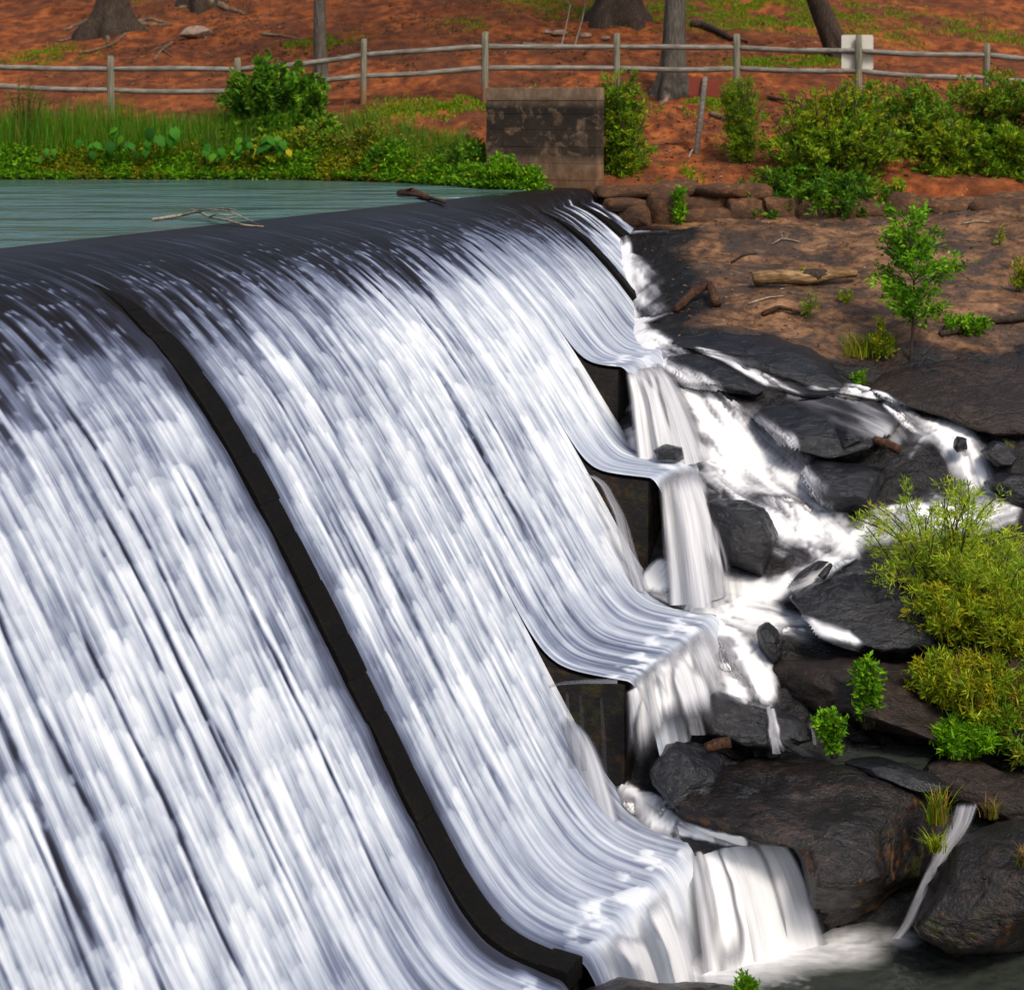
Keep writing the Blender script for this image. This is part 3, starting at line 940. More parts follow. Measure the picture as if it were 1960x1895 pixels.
    edgeu = sstep(0, .05, U_ - u0) * sstep(0, .05, u1 - U_)
    th = (.004 + .014 * foam * on + .004 * (streak - .5) * grow + .02 * (lows - .5) * grow) * (.3 + .7 * edgeu)
    th = th + fall * .05 * (fbm2(U_ * 4, S_ * .5, 2, 340) - .5)
    Vw = V_ + nv * th + .10 * (fbm2(U_ * 3.5, U_ * 0 + zt, 3, 345) - .5) * sstep(slip - .5, slip, S_); Zw = Z_ + nz * th
    Uw = U_
    if nm in 'AB':      # water heaps up along the rib and slops over its edge here and there
        sg_ = 1 if nm == 'A' else -1
        near = sstep(.45, .0, np.abs(U_ - (u1 if nm == 'A' else u0))) * sstep(1.5, 2.6, se) * sstep(slip + .1, slip - .3, S_)
        slop = np.clip(fbm2(se * 1.7, se * 0 + (5 if nm == 'A' else 9), 3, 350) - .38, 0, 1)
        Uw = U_ + sg_ * near * .045 * slop
        Vw = Vw + nv * near * .045 * slop; Zw = Zw + nz * near * .045 * slop
    co = W(Uw, bend(Uw, Vw), Zw).reshape(-1, 3)
    sheet = mesh_obj('water_sheet' if nm in 'FG' else 'waterfall', co, grid_faces(len(us), len(s))[:, ::-1], M_water, attrs={'foam': foam}, uv=np.stack([U_, S_], -1).reshape(-1, 2))
    setting(sheet)

# ------------------------------------------------------------------ boulders
def boulder(outline, Y, depth, name, label, cat='rock', mat=None, tilt=.5, amp=.10, freq=2.2, seed=1, wet=.8, n=110, parent=None, group=None, rings=18, facet=.5, back=.9, fl=2.6, cuts=16):
    """A solid rock: the outline at its own distance, rounded out to front and back, then broken up by relief."""
    ol = np.array(outline, float)
    L = np.r_[0, np.cumsum(np.linalg.norm(np.diff(np.vstack([ol, ol[:1]]), axis=0), axis=1))]
    t = np.linspace(0, L[-1], n, endpoint=False)
    ox = np.interp(t, L, np.r_[ol[:, 0], ol[0, 0]]); oy = np.interp(t, L, np.r_[ol[:, 1], ol[0, 1]])
    for _ in range(2):
        ox = (np.roll(ox, 1) + 2 * ox + np.roll(ox, -1)) / 4; oy = (np.roll(oy, 1) + 2 * oy + np.roll(oy, -1)) / 4
    cx_, cy_ = ox.mean(), (oy.min() * .5 + oy.max() * .5)
    hgt = (oy.max() - oy.min()) * Y / F
    rows = []
    ph = np.linspace(-math.pi / 2, math.pi / 2, 2 * rings + 1)[1:-1]
    for a in ph:
        sc = math.cos(a) ** (2 / fl) if fl else math.cos(a)
        de = math.sin(a) * depth * (back if a > 0 else 1)
        xx = cx_ + (ox - cx_) * sc; yy = cy_ + (oy - cy_) * sc
        yd = Y + de + tilt * (cy_ - yy) * Y / F
        rows.append(np.stack([(xx - CX) / F * yd, yd, EYE - (yy - HY) / F * yd], -1))
    co = np.concatenate(rows + [(rows[0].mean(0) + [0, -depth * .02, 0])[None], (rows[-1].mean(0))[None]])
    m = len(rows)
    fa = grid_faces(m, n, True)
    k = m * n
    caps = [[k, (q + 2) % n, (q + 1) % n, q] for q in range(0, n, 2)] + [[k + 1, (m - 1) * n + q, (m - 1) * n + (q + 1) % n, (m - 1) * n + (q + 2) % n] for q in range(0, n, 2)]
    fa = np.vstack([fa, np.array(caps)])
    c0 = co.mean(0)
    rgc = np.random.default_rng(seed * 31 + 5)
    ext_ = np.abs(co - c0).max(0)
    for _ in range(cuts):
        nn = rgc.normal(size=3); nn /= np.linalg.norm(nn)
        q = ((co - c0) / ext_) @ nn
        lim = q.max() * rgc.uniform(.68, .93)
        ov_ = np.clip(q - lim, 0, None) * .85
        co = co - ov_[:, None] * nn * ext_
    dr = co - c0; dr /= np.linalg.norm(dr, axis=1)[:, None] + 1e-9
    p = co * freq + seed * 13.7
    d = (fbm3(p, 4, seed) - .5) * 2 * amp
    lay = fbm3(co * np.array([.8, .8, 2.4]) * freq * .8 + 5, 3, seed + 5)
    d += facet * amp * (np.floor(lay * 8) / 8 - lay) * 3
    d += (1 - np.abs(2 * fbm3(p * .7 + 9, 3, seed + 9) - 1) - .8) * amp * .8
    d += (fbm3(p * 4 + 3, 3, seed + 12) - .5) * amp * .6
    co = co + dr * d[:, None]
    wa = np.clip(wet + (fbm3(co * 1.5, 3, seed + 20) - .5) * .5, 0, 1)
    if parent is not None:
        return mesh_obj(name, rel(co, parent), fa, mat or M_rock, parent, attrs={'wet': wa})
    base = np.array([c0[0], c0[1], co[:, 2].min()])
    o = mesh_obj(name, co - base, fa, mat or M_rock, attrs={'wet': wa})
    o.location = base
    return tag(o, label, cat, group)


B = boulder
B([(1340, 968), (1365, 946), (1420, 950), (1470, 975), (1500, 1020), (1508, 1070), (1495, 1105), (1470, 1116), (1420, 1100), (1385, 1075), (1360, 1030)], 18.95, .45, 'boulder', 'rounded black boulder standing in the white cascade beside the tall middle fall', mat=M_rock, seed=3, amp=.05, tilt=.35)
B([(1248, 862), (1270, 848), (1312, 852), (1320, 868), (1306, 885), (1258, 882)], 19.75, .2, 'boulder', 'small oval dark stone poking out of foam at the foot of a fall', seed=4, amp=.02, tilt=.3)
B([(1512, 1145), (1580, 1098), (1650, 1060), (1730, 1080), (1800, 1150), (1800, 1245), (1650, 1252), (1560, 1215)], 18.25, .55, 'boulder', 'jagged black sloping rock under the willow bush, right of the boulder', seed=5, amp=.10, tilt=1.2)
B([(1448, 1202), (1470, 1190), (1494, 1210), (1502, 1250), (1488, 1275), (1458, 1265)], 17.75, .2, 'boulder', 'small upright black rock between two white streams', seed=6, amp=.03, tilt=.3)
B([(1462, 1310), (1490, 1262), (1560, 1254), (1700, 1262), (1800, 1268), (1870, 1330), (1860, 1440), (1720, 1425), (1600, 1390), (1530, 1350), (1480, 1340)], 17.2, .6, 'boulder', 'long dark rock ledge behind the small bright green shrubs', mat=M_brock, seed=7, amp=.10, tilt=1.2, wet=.4)
B([(1298, 1325), (1340, 1308), (1420, 1330), (1480, 1345), (1560, 1378), (1575, 1430), (1510, 1446), (1420, 1436), (1350, 1410), (1325, 1370)], 16.65, .45, 'boulder', 'wet black rock with thin trickles, below the curved third lip', seed=8, amp=.07, tilt=.6)
B([(1236, 1440), (1290, 1412), (1360, 1416), (1410, 1436), (1420, 1490), (1360, 1540), (1290, 1560), (1250, 1500)], 15.95, .4, 'boulder', 'low black rock shoulder touching the fall, left end of the great boulder', seed=9, amp=.06, tilt=.6)
B([(1260, 1520), (1330, 1472), (1420, 1437), (1510, 1452), (1600, 1458), (1700, 1490), (1790, 1535), (1825, 1590), (1806, 1680), (1750, 1765), (1690, 1810), (1600, 1815), (1560, 1760), (1530, 1650), (1500, 1612), (1420, 1615), (1330, 1590), (1285, 1560)], 15.65, .85, 'boulder', 'great dark boulder with mossy orange underside above the lower pool', mat=M_moss, seed=10, amp=.11, freq=1.7, tilt=.75, n=128, rings=22, wet=.85)
B([(1735, 1795), (1785, 1700), (1830, 1600), (1880, 1565), (1960, 1558), (2060, 1590), (2080, 1780), (1980, 1830), (1800, 1830)], 14.95, .8, 'boulder', 'large grey-brown boulder at the right edge beside the narrow chute', mat=M_moss, seed=11, amp=.09, tilt=.5, n=96, rings=16, wet=.55)
B([(1690, 1458), (1760, 1418), (1850, 1446), (1960, 1475), (2060, 1500), (2080, 1600), (1960, 1600), (1880, 1560), (1800, 1520), (1740, 1490)], 16.5, .6, 'boulder', 'smooth dark sloping rock at right edge above the narrow chute', mat=M_brock, seed=12, amp=.07, tilt=.9, wet=.4)
B([(1090, 1990), (1108, 1884), (1180, 1868), (1260, 1880), (1330, 1872), (1400, 1884), (1450, 1940), (1470, 2010), (1300, 2060)], 12.9, .6, 'boulder', 'dark flat rock at the bottom edge below the dam toe', mat=M_brock, seed=13, amp=.06, tilt=.9, wet=.8)
B([(1438, 795), (1455, 757), (1550, 750), (1680, 765), (1735, 805), (1700, 860), (1580, 880), (1490, 850)], 20.6, .34, 'boulder', 'dark domed rock with a film of water, below the upper stream', seed=14, amp=.06, tilt=1.7, cuts=7, fl=2., wet=1)
B([(1522, 895), (1560, 868), (1640, 875), (1720, 890), (1695, 965), (1640, 1000), (1570, 985)], 19.75, .35, 'boulder', 'cracked black rock just above the willow bush', seed=15, amp=.07, tilt=1.4)
B([(1583, 858), (1610, 805), (1650, 799), (1672, 840), (1650, 880), (1600, 882)], 20.15, .25, 'boulder', 'dark hump of rock splitting the middle of the cascade', seed=16, amp=.05, tilt=.6)
B([(1820, 850), (1833, 833), (1850, 838), (1852, 860), (1832, 868)], 20.2, .12, 'boulder', 'small pointed stone in the white splash near the right edge', seed=17, amp=.02, tilt=.3)
B([(1872, 866), (1895, 838), (1935, 845), (1965, 880), (1940, 900), (1890, 892)], 20.1, .25, 'boulder', 'angular blue-black rock right of the small pointed stone', seed=18, amp=.05, tilt=.5)
B([(1880, 925), (1920, 900), (1990, 905), (2000, 980), (1930, 965)], 19.8, .3, 'boulder', 'dark rock at the right edge just above the white pool', seed=19, amp=.06, tilt=.5)
B([(1632, 760), (1690, 712), (1780, 690), (1900, 662), (2020, 650), (2060, 830), (1900, 838), (1800, 806), (1720, 790)], 21.5, .4, 'boulder', 'broad smooth dark rock dome at the right below the sapling', mat=M_brock, seed=20, amp=.08, tilt=1.7, cuts=7, fl=2., wet=.55, n=96)
B([(1255, 692), (1340, 666), (1420, 698), (1478, 744), (1440, 765), (1350, 755), (1280, 730)], 21.45, .3, 'boulder', 'low black rock hump just right of the uppermost curved lip', seed=21, amp=.05, tilt=1.7, cuts=7, fl=2., wet=1)
B([(1498, 1135), (1530, 1095), (1580, 1062), (1590, 1068), (1560, 1110), (1520, 1138)], 18.4, .10, 'rock_slab', 'thin tilted black rock blade rising from the stream by the boulder', seed=22, amp=.02, tilt=.6)
B([(1562, 1105), (1592, 1072), (1596, 1080), (1578, 1112)], 18.3, .06, 'rock_slab', 'smallest tilted rock blade, right next to the larger blade', seed=23, amp=.012, tilt=.5)
B([(1240, 655), (1340, 625), (1480, 640), (1620, 690), (1640, 742), (1560, 748), (1420, 700), (1320, 668)], 22.05, .3, 'rock_ledge', 'long dark wet ledge at the lower rim of the brown slab', seed=24, amp=.08, tilt=1.7, cuts=7, fl=2., wet=.9, n=96)
B([(1455, 1440), (1480, 1425), (1498, 1432), (1500, 1448), (1470, 1455)], 16.5, .14, 'boulder', 'small dark stone at the foot of the trickle beside the rock pool', seed=25, amp=.02)
B([(1595, 1452), (1680, 1445), (1780, 1480), (1830, 1515), (1760, 1520), (1660, 1490)], 16.1, .35, 'boulder', 'blue-grey wet rock between the rock pool and the great boulder', seed=26, amp=.05, tilt=1.2, wet=1)
B([(1320, 1650), (1380, 1618), (1450, 1615), (1500, 1650), (1530, 1760), (1520, 1850), (1440, 1860), (1390, 1800), (1350, 1720)], 15.8, .3, 'boulder', 'black stepped rock behind the lowest fall at the pool', seed=27, amp=.05, tilt=.2, wet=1)
B([(1780, 1265), (1860, 1180), (1960, 1150), (2080, 1180), (2100, 1440), (1960, 1470), (1850, 1440)], 17.4, .7, 'boulder', 'brown rock bank under the grass and bushes at the right edge', mat=M_brock, seed=28, amp=.1, tilt=.9, wet=.3)


# ------------------------------------------------------------------ free-falling ribbons of water
def ribbon(path, w0, w1, name='waterfall', foam=.85, seed=0, side=(1, 0, 0), soft=True, bulge=.12):
    """path: picture points with distance; a soft veil of water w0..w1 metres wide along it."""
    q = np.array([P(*p) for p in path])
    L = np.r_[0, np.cumsum(np.linalg.norm(np.diff(q, axis=0), axis=1))]
    m = 60
    t = np.linspace(0, L[-1], m)
    c = np.stack([np.interp(t, L, q[:, i]) for i in range(3)], -1)
    ker_ = np.hanning(13); ker_ /= ker_.sum()
    for i in range(3): c[:, i] = np.convolve(np.pad(c[:, i], 6, 'reflect', reflect_type='odd'), ker_, 'valid')
    w_ = np.interp(t, [0, L[-1]], [w0, w1])
    a = np.linspace(-1, 1, 25)
    sdv = np.array(side, float); sdv /= np.linalg.norm(sdv)
    co = c[:, None, :] + w_[:, None, None] * a[None, :, None] * sdv * .5
    nd = np.array([sdv[1], -sdv[0], 0.]); nd /= np.linalg.norm(nd) + 1e-9
    co = co + (bulge * w_[:, None] * (1 - a[None, :] ** 2))[..., None] * nd
    A_, T_ = np.meshgrid(a, t)
    f = foam * (.72 + .55 * (fbm2(A_ * w_[:, None] * 14, T_ * .5, 3, 400 + seed) - .4))
    if soft: f = f * sstep(1.0, .45, np.abs(A_) + .5 * (fbm2(A_ * 4, T_ * 1.2, 3, 410 + seed) - .5))
    f = f * sstep(0, .06, T_ / L[-1] + .001)
    f = np.clip(f, 0, 1)
    o = mesh_obj(name, co.reshape(-1, 3), grid_faces(m, 25), M_veil, attrs={'foam': f}, uv=np.stack([A_ * w_[:, None] * .6, T_], -1).reshape(-1, 2))
    return setting(o)


su = (UD[0], UD[1], 0)
def loft(lip, base, name='waterfall', foam=.95, gap=.0, seed=0, nu=90, soft=.16, fade=.4, sink=22, end=1.):
    """A curtain thrown off a lip: it leaves the lip level and falls to the base line."""
    a = np.linspace(0, 1, nu); t = np.linspace(0, 1, 60)
    l_ = np.array([P(*q) for q in lip]); b_ = np.array([P(q[0] + 4, q[1] + sink, q[2]) for q in base])
    li = np.stack([np.interp(a, np.linspace(0, 1, len(l_)), l_[:, i]) for i in range(3)], -1)
    bi = np.stack([np.interp(a, np.linspace(0, 1, len(b_)), b_[:, i]) for i in range(3)], -1)
    wob = 1 + .06 * (fbm2(a * 7, a * 0 + seed, 3, 430) - .5)[:, None]
    A_, T_ = np.meshgrid(a, t, indexing='ij')
    xy = li[:, None, :2] + (bi - li)[:, None, :2] * (T_ * wob)[..., None]
    z = li[:, None, 2] + (bi - li)[:, None, 2] * T_ ** 2
    wdt_ = np.linalg.norm(l_[-1] - l_[0]); h_ = np.linalg.norm(li[:, 2] - bi[:, 2]) / math.sqrt(nu)
    Sx = A_ * wdt_; Tz = T_ * h_
    f = foam * (.92 + .36 * (fbm2(Sx * 14, Tz * .5, 3, 440 + seed) - .5) + .2 * (fbm2(Sx * 3, Tz * .6, 2, 445 + seed) - .5))
    if gap: f = f * sstep(gap - .10, gap + .12, fbm2(Sx * 4.5, Tz * .7 + T_, 3, 450 + seed))
    ed = .22 * (fbm2(A_ * 3, Tz * 1.1, 3, 455 + seed) - .35) * T_
    f = f * sstep(0, soft, A_ - ed) * sstep(1, 1 - soft, A_ + ed) * sstep(0, fade, T_ + .001) * (1 - (1 - sstep(1., end - .3, T_)) if end < 1 else 1.)
    co = np.concatenate([xy, z[..., None]], -1).reshape(-1, 3)
    return setting(mesh_obj(name, co, grid_faces(nu, 60)[:, ::-1], M_veil, attrs={'foam': np.clip(f, 0, 1)}, uv=np.stack([Sx * .5, Tz], -1).reshape(-1, 2)))


# lowest falls, right of the toe lip, into the pool
loft([(1312, 1628, 15.45), (1370, 1618, 15.42), (1430, 1611, 15.38), (1495, 1606, 15.32)], [(1345, 1868, 14.5), (1430, 1850, 14.66), (1510, 1825, 14.88), (1594, 1803, 15.08)], seed=1, gap=.40, sink=10, fade=.1)
loft([(1425, 1609, 15.38), (1460, 1605, 15.35), (1498, 1607, 15.3)], [(1495, 1826, 14.86), (1545, 1813, 14.96), (1596, 1803, 15.06)], seed=2, foam=1., soft=.3, sink=10, fade=.08)
loft([(1300, 1640, 15.5), (1345, 1624, 15.45), (1390, 1616, 15.42)], [(1320, 1875, 14.45), (1385, 1860, 14.58), (1450, 1846, 14.7)], seed=4, foam=.95, soft=.3, sink=10, fade=.1)
ribbon([(1310, 1600, 15.6), (1370, 1606, 15.5), (1440, 1605, 15.45), (1500, 1606, 15.36)], .34, .30, seed=40, foam=.85, side=(-.35, .9, .06), bulge=0.)
# chute between the great boulder and its neighbour
ribbon([(1850, 1530, 15.6), (1838, 1575, 15.4), (1800, 1640, 15.2), (1765, 1710, 15.0), (1735, 1770, 14.95), (1715, 1795, 14.9)], .26, .12, seed=5, foam=.72, bulge=.10)
# trickles on the wet rock
ribbon([(1474, 1340, 16.45), (1478, 1370, 16.2), (1482, 1410, 16.1), (1486, 1442, 16.05)], .03, .11, seed=6, foam=.6)
ribbon([(1490, 1400, 16.1), (1510, 1425, 16.0), (1545, 1445, 16.0)], .10, .2, seed=7, foam=.3)
ribbon([(1550, 1382, 16.3), (1556, 1400, 16.15), (1560, 1425, 16.1)], .02, .05, seed=8, foam=.45)
# water slipping off the near sides of the toes
loft([(1050, 1385, 16.3), (1075, 1368, 16.1), (1095, 1376, 15.95)], [(1105, 1560, 15.8), (1150, 1555, 15.7), (1195, 1545, 15.65)], seed=9, foam=.75, soft=.25)
ribbon([(1040, 1318, 16.35), (1070, 1308, 16.25), (1120, 1304, 16.1), (1180, 1303, 15.98)], .03, .08, seed=10, foam=.6, side=(0, .3, 1))
ribbon([(1125, 905, 18.95), (1155, 925, 18.85), (1185, 985, 18.75), (1205, 1060, 18.65), (1228, 1130, 18.55)], .12, .22, seed=11, foam=.7)
ribbon([(1100, 700, 20.55), (1118, 740, 20.45), (1135, 800, 20.35), (1160, 850, 20.3)], .08, .16, seed=12, foam=.6)
for i, (xa, ya) in enumerate(((1085, 1320), (1110, 1325), (1150, 1330))):
    ribbon([(xa, ya, 15.95), (xa + 4, ya + 60, 15.85), (xa + 8, ya + 150, 15.8)], .04, .08, seed=13 + i, foam=.28)
# thick curtains below the curved lips
loft([(1190, 708, 20.5), (1215, 692, 21.2), (1250, 684, 21.8)], [(1206, 856, 19.9), (1275, 866, 19.9), (1345, 850, 20.2)], seed=20, foam=1.)
loft([(1252, 916, 18.9), (1295, 890, 19.5), (1330, 882, 19.9)], [(1268, 1136, 18.4), (1335, 1136, 18.2), (1400, 1116, 18.4)], seed=21, foam=1.)
loft([(1196, 1305, 16.0), (1270, 1246, 16.7), (1360, 1182, 17.5)], [(1212, 1515, 15.75), (1275, 1405, 15.95), (1345, 1395, 16.15), (1410, 1335, 16.9)], seed=22, foam=1., sink=0, end=.97)
loft([(1192, 700, 20.5), (1225, 690, 21.2), (1265, 690, 21.8)], [(1225, 862, 19.7), (1300, 872, 19.7), (1380, 850, 20.0)], seed=30, foam=.8, gap=.45, soft=.3)
loft([(1256, 912, 18.9), (1300, 890, 19.5), (1335, 884, 19.9)], [(1290, 1142, 18.2), (1365, 1142, 18.0), (1430, 1116, 18.2)], seed=31, foam=.8, gap=.45, soft=.3)
loft([(1200, 1300, 16.0), (1275, 1244, 16.7), (1365, 1182, 17.5)], [(1230, 1515, 15.6), (1300, 1415, 15.8), (1370, 1405, 16.0), (1440, 1335, 16.8)], seed=32, foam=.8, gap=.45, soft=.3, sink=0, end=.97)
loft([(1120, 1830, 13.3), (1210, 1745, 14.0), (1300, 1655, 14.8)], [(1190, 1920, 13.0), (1280, 1885, 13.7), (1380, 1868, 14.2)], seed=33, foam=.8, gap=.45, soft=.3)
loft([(1192, 1325, 15.95), (1210, 1316, 15.95), (1228, 1300, 16.0)], [(1192, 1530, 15.8), (1225, 1530, 15.75), (1262, 1500, 15.75)], seed=23, foam=.8, gap=.36, soft=.4, fade=.15, sink=0, end=.97)
ribbon([(1320, 1345, 16.3), (1330, 1380, 16.2), (1335, 1405, 16.2)], .2, .25, seed=24, foam=.6)

# ------------------------------------------------------------------ streams running over bedrock and boulders alike
from mathutils.bvhtree import BVHTree
_v = []; _f = []; _k0 = 0
for o in [bed] + [q for q in COL.objects if q.type == 'MESH' and q.name.split('.')[0] in ('boulder', 'rock_ledge', 'rock_slab') and 'small' not in q.get('label', '')]:
    me = o.data
    c = np.empty(len(me.vertices) * 3, np.float32); me.vertices.foreach_get('co', c)
    c = c.reshape(-1, 3) + np.array(o.location)
    li = np.empty(len(me.loops), np.int32); me.loops.foreach_get('vertex_index', li)
    _v.append(c); _f.append(li.reshape(-1, 4) + _k0); _k0 += len(c)
_v = np.vstack(_v); _f = np.vstack(_f)
BVH = BVHTree.FromPolygons(_v.tolist(), _f.tolist())


def drape(path, foam=.8, seed=0, na=33, off=.022, lo=.33, name='stream_water'):
    """Lay a thin running film on whatever rock lies along a traced course."""
    q = np.array(path, float)
    L = np.r_[0, np.cumsum(np.hypot(np.diff(q[:, 0]), np.diff(q[:, 1])))]
    m = max(20, int(L[-1] / 5))
    t = np.linspace(0, L[-1], m)
    x, y, hw = (np.interp(t, L, q[:, i]) for i in range(3))
    kk = np.hanning(9); kk /= kk.sum()
    x = np.convolve(np.pad(x, 4, 'reflect', reflect_type='odd'), kk, 'valid'); y = np.convolve(np.pad(y, 4, 'reflect', reflect_type='odd'), kk, 'valid')
    tx, ty = np.gradient(x), np.gradient(y); ln = np.hypot(tx, ty)
    a = np.linspace(-1, 1, na)
    gx = x[:, None] + (-ty / ln * hw)[:, None] * a; gy = y[:, None] + (tx / ln * hw)[:, None] * a
    co = np.full((m, na, 3), np.nan)
    org = Vector((0, 0, EYE))
    for i in range(m):
        for j in range(na):
            d = Vector(((gx[i, j] - CX) / F, 1., -(gy[i, j] - HY) / F)).normalized()
            h, nr, _, _ = BVH.ray_cast(org, d)
            if h is not None:
                if nr.dot(d) > 0: nr = -nr
                co[i, j] = h + nr * off
    ok = ~np.isnan(co[..., 0])
    fq = grid_faces(m, na)
    cf = co.reshape(-1, 3)
    good = ok.ravel()[fq].all(1)
    fq = fq[good]
    e = np.max([np.linalg.norm(cf[fq[:, i]] - cf[fq[:, (i + 1) % 4]], axis=1) for i in range(4)], axis=0)
    fq = fq[e < .34]
    A_, T_ = np.meshgrid(a, t)
    sw = A_ * hw[:, None] / 165.; st_ = T_ / 165.
    f = foam * (.55 + 1.6 * (fbm2(sw * 9, st_ * 1.4, 3, 500 + seed) - lo))
    f = f * sstep(1., .25, np.abs(A_) + .5 * (fbm2(sw * 5, st_ * 4, 3, 520 + seed) - .5)) * sstep(0, .05, T_ / L[-1] + .01) * sstep(1.0, .92, T_ / L[-1])
    f = np.clip(f, 0, 1).ravel()
    ids, inv = np.unique(fq, return_inverse=True)
    setting(mesh_obj(name, cf[ids], inv.reshape(-1, 4), M_veil, attrs={'foam': f[ids]}, uv=np.stack([sw * .5, st_], -1).reshape(-1, 2)[ids]))


drape([(1325, 668, 8), (1380, 685, 12), (1430, 706, 20), (1475, 734, 20), (1540, 746, 12), (1620, 750, 11), (1695, 760, 12), (1730, 792, 14), (1775, 824, 22)], 1.15, 1)
drape([(1500, 750, 22), (1600, 775, 50), (1690, 815, 60), (1740, 850, 40)], .55, 2, lo=.34)
drape([(1690, 765, 16), (1750, 812, 26), (1820, 842, 44), (1856, 890, 52), (1880, 950, 44), (1910, 985, 30)], 1.1, 3)
drape([(1280, 720, 30), (1350, 770, 60), (1420, 840, 85), (1500, 930, 85), (1580, 1020, 60), (1620, 1070, 34)], .9, 4, lo=.34)
drape([(1440, 800, 20), (1500, 850, 34), (1540, 930, 36), (1590, 1010, 34)], .9, 5, lo=.34)
drape([(1640, 1040, 22), (1700, 1012, 34), (1790, 1002, 40), (1880, 1000, 36), (1960, 980, 24)], 1.3, 6, lo=.3)
drape([(1640, 1055, 18), (1590, 1088, 20), (1545, 1112, 18), (1490, 1132, 22), (1400, 1140, 34), (1300, 1138, 34)], 1.2, 7, lo=.34)
drape([(1340, 1160, 26), (1420, 1180, 44), (1510, 1196, 38), (1590, 1222, 36), (1660, 1245, 20)], 1.0, 8, lo=.34)
drape([(1340, 1185, 30), (1400, 1220, 52), (1440, 1275, 52), (1465, 1335, 30)], 1.25, 9, lo=.34)
drape([(1290, 1235, 30), (1350, 1270, 50), (1410, 1320, 36), (1440, 1350, 16)], 1.1, 10, lo=.36)
drape([(1470, 1345, 10), (1478, 1380, 12), (1486, 1430, 18), (1500, 1446, 26)], .9, 11)
drape([(1195, 1528, 24), (1250, 1552, 26), (1310, 1584, 22), (1390, 1606, 18), (1440, 1610, 14)], 1.2, 12, lo=.3)
drape([(1240, 1122, 22), (1300, 1140, 34), (1380, 1144, 36), (1440, 1132, 24)], 1.4, 15, lo=.25)
drape([(1200, 842, 22), (1260, 862, 30), (1330, 872, 34), (1390, 880, 26)], 1.4, 16, lo=.25)
drape([(1225, 1398, 22), (1290, 1396, 30), (1345, 1388, 22)], 1.4, 17, lo=.25)
drape([(1190, 1515, 20), (1215, 1545, 28), (1260, 1556, 22)], 1.4, 18, lo=.25)
drape([(1355, 1190, 34), (1410, 1235, 66), (1450, 1290, 60), (1470, 1335, 34)], 1.1, 19, lo=.22)
drape([(1230, 690, 24), (1300, 730, 44), (1370, 800, 60), (1450, 880, 70), (1540, 980, 60), (1610, 1060, 34)], .75, 20, lo=.26)
drape([(1500, 960, 30), (1530, 1010, 34), (1560, 1060, 24)], .8, 13)
drape([(1520, 1145, 12), (1580, 1105, 12), (1620, 1075, 14)], .9, 14)

# ------------------------------------------------------------------ retaining wall and end wall
wallr = thing('retaining_wall', 'low orange-brown dry stone wall at the back of the rock slab', 'wall', tuple(P(1300, 430, 27.6)))
STN = [(1150, 1262, 357, 380), (1255, 1345, 349, 374), (1340, 1468, 356, 381), (1164, 1240, 378, 400), (1236, 1312, 374, 434), (1308, 1402, 379, 406), (1398, 1470, 380, 430), (1184, 1242, 398, 434), (1308, 1404, 404, 436), (1700, 1775, 372, 414), (1772, 1850, 388, 416), (1848, 1930, 386, 414), (1925, 1990, 384, 412), (1985, 2080, 382, 414), (1460, 1530, 384, 428), (1528, 1610, 382, 426), (1608, 1702, 384, 424)]
for i, (x0, x1, y0, y1) in enumerate(STN):
    rg = np.random.default_rng(500 + i)
    xm, ym = (x0 + x1) / 2, (y0 + y1) / 2
    a = np.linspace(0, 2 * np.pi, 14, endpoint=False)
    e = 9.
    ol = [(xm + (x1 - x0) * .66 * np.sign(math.cos(q)) * abs(math.cos(q)) ** (2 / e) * rg.uniform(.93, 1.03), ym + (y1 - y0) * .72 * np.sign(math.sin(q)) * abs(math.sin(q)) ** (2 / e) * rg.uniform(.9, 1.03)) for q in a]
    B(ol, float(base_line((xm - CX) / F * 27.8)) - .34 - .004 * (ym - 390) + rg.uniform(-.07, .07), .3, 'stone', None, mat=M_wall, tilt=.15, amp=.05, freq=4, seed=600 + i, wet=.1, n=36, rings=7, parent=wallr, fl=7., cuts=12)

endw = thing('concrete_wall', 'stained concrete end wall with black algae at the far end of the dam crest', 'wall', tuple(W(13.55, -.9, -.2)))
lifts = [-.4, .12, .40, .68, .97, 1.24, 1.47, 1.69]
for i in range(len(lifts) - 1):
    o0 = (0.002 if i % 2 else 0.0) + (.010 if i == len(lifts) - 2 else 0)
    v_, f2, tri = box((13.55 - o0, -1.93 - o0, lifts[i] + .001), (13.83 + o0, .17 + o0, lifts[i + 1] - .002), bev=.006)
    co = W(v_[:, 0], v_[:, 1], v_[:, 2])
    py_obj('concrete_lift', rel(co, endw), f2 + tri, M_conc, endw)
v_, f2, tri = box((13.57, -1.91, -.35), (13.81, .15, 1.68), bev=.004)
py_obj('wall_core', rel(W(v_[:, 0], v_[:, 1], v_[:, 2]), endw), f2 + tri, M_conc, endw)


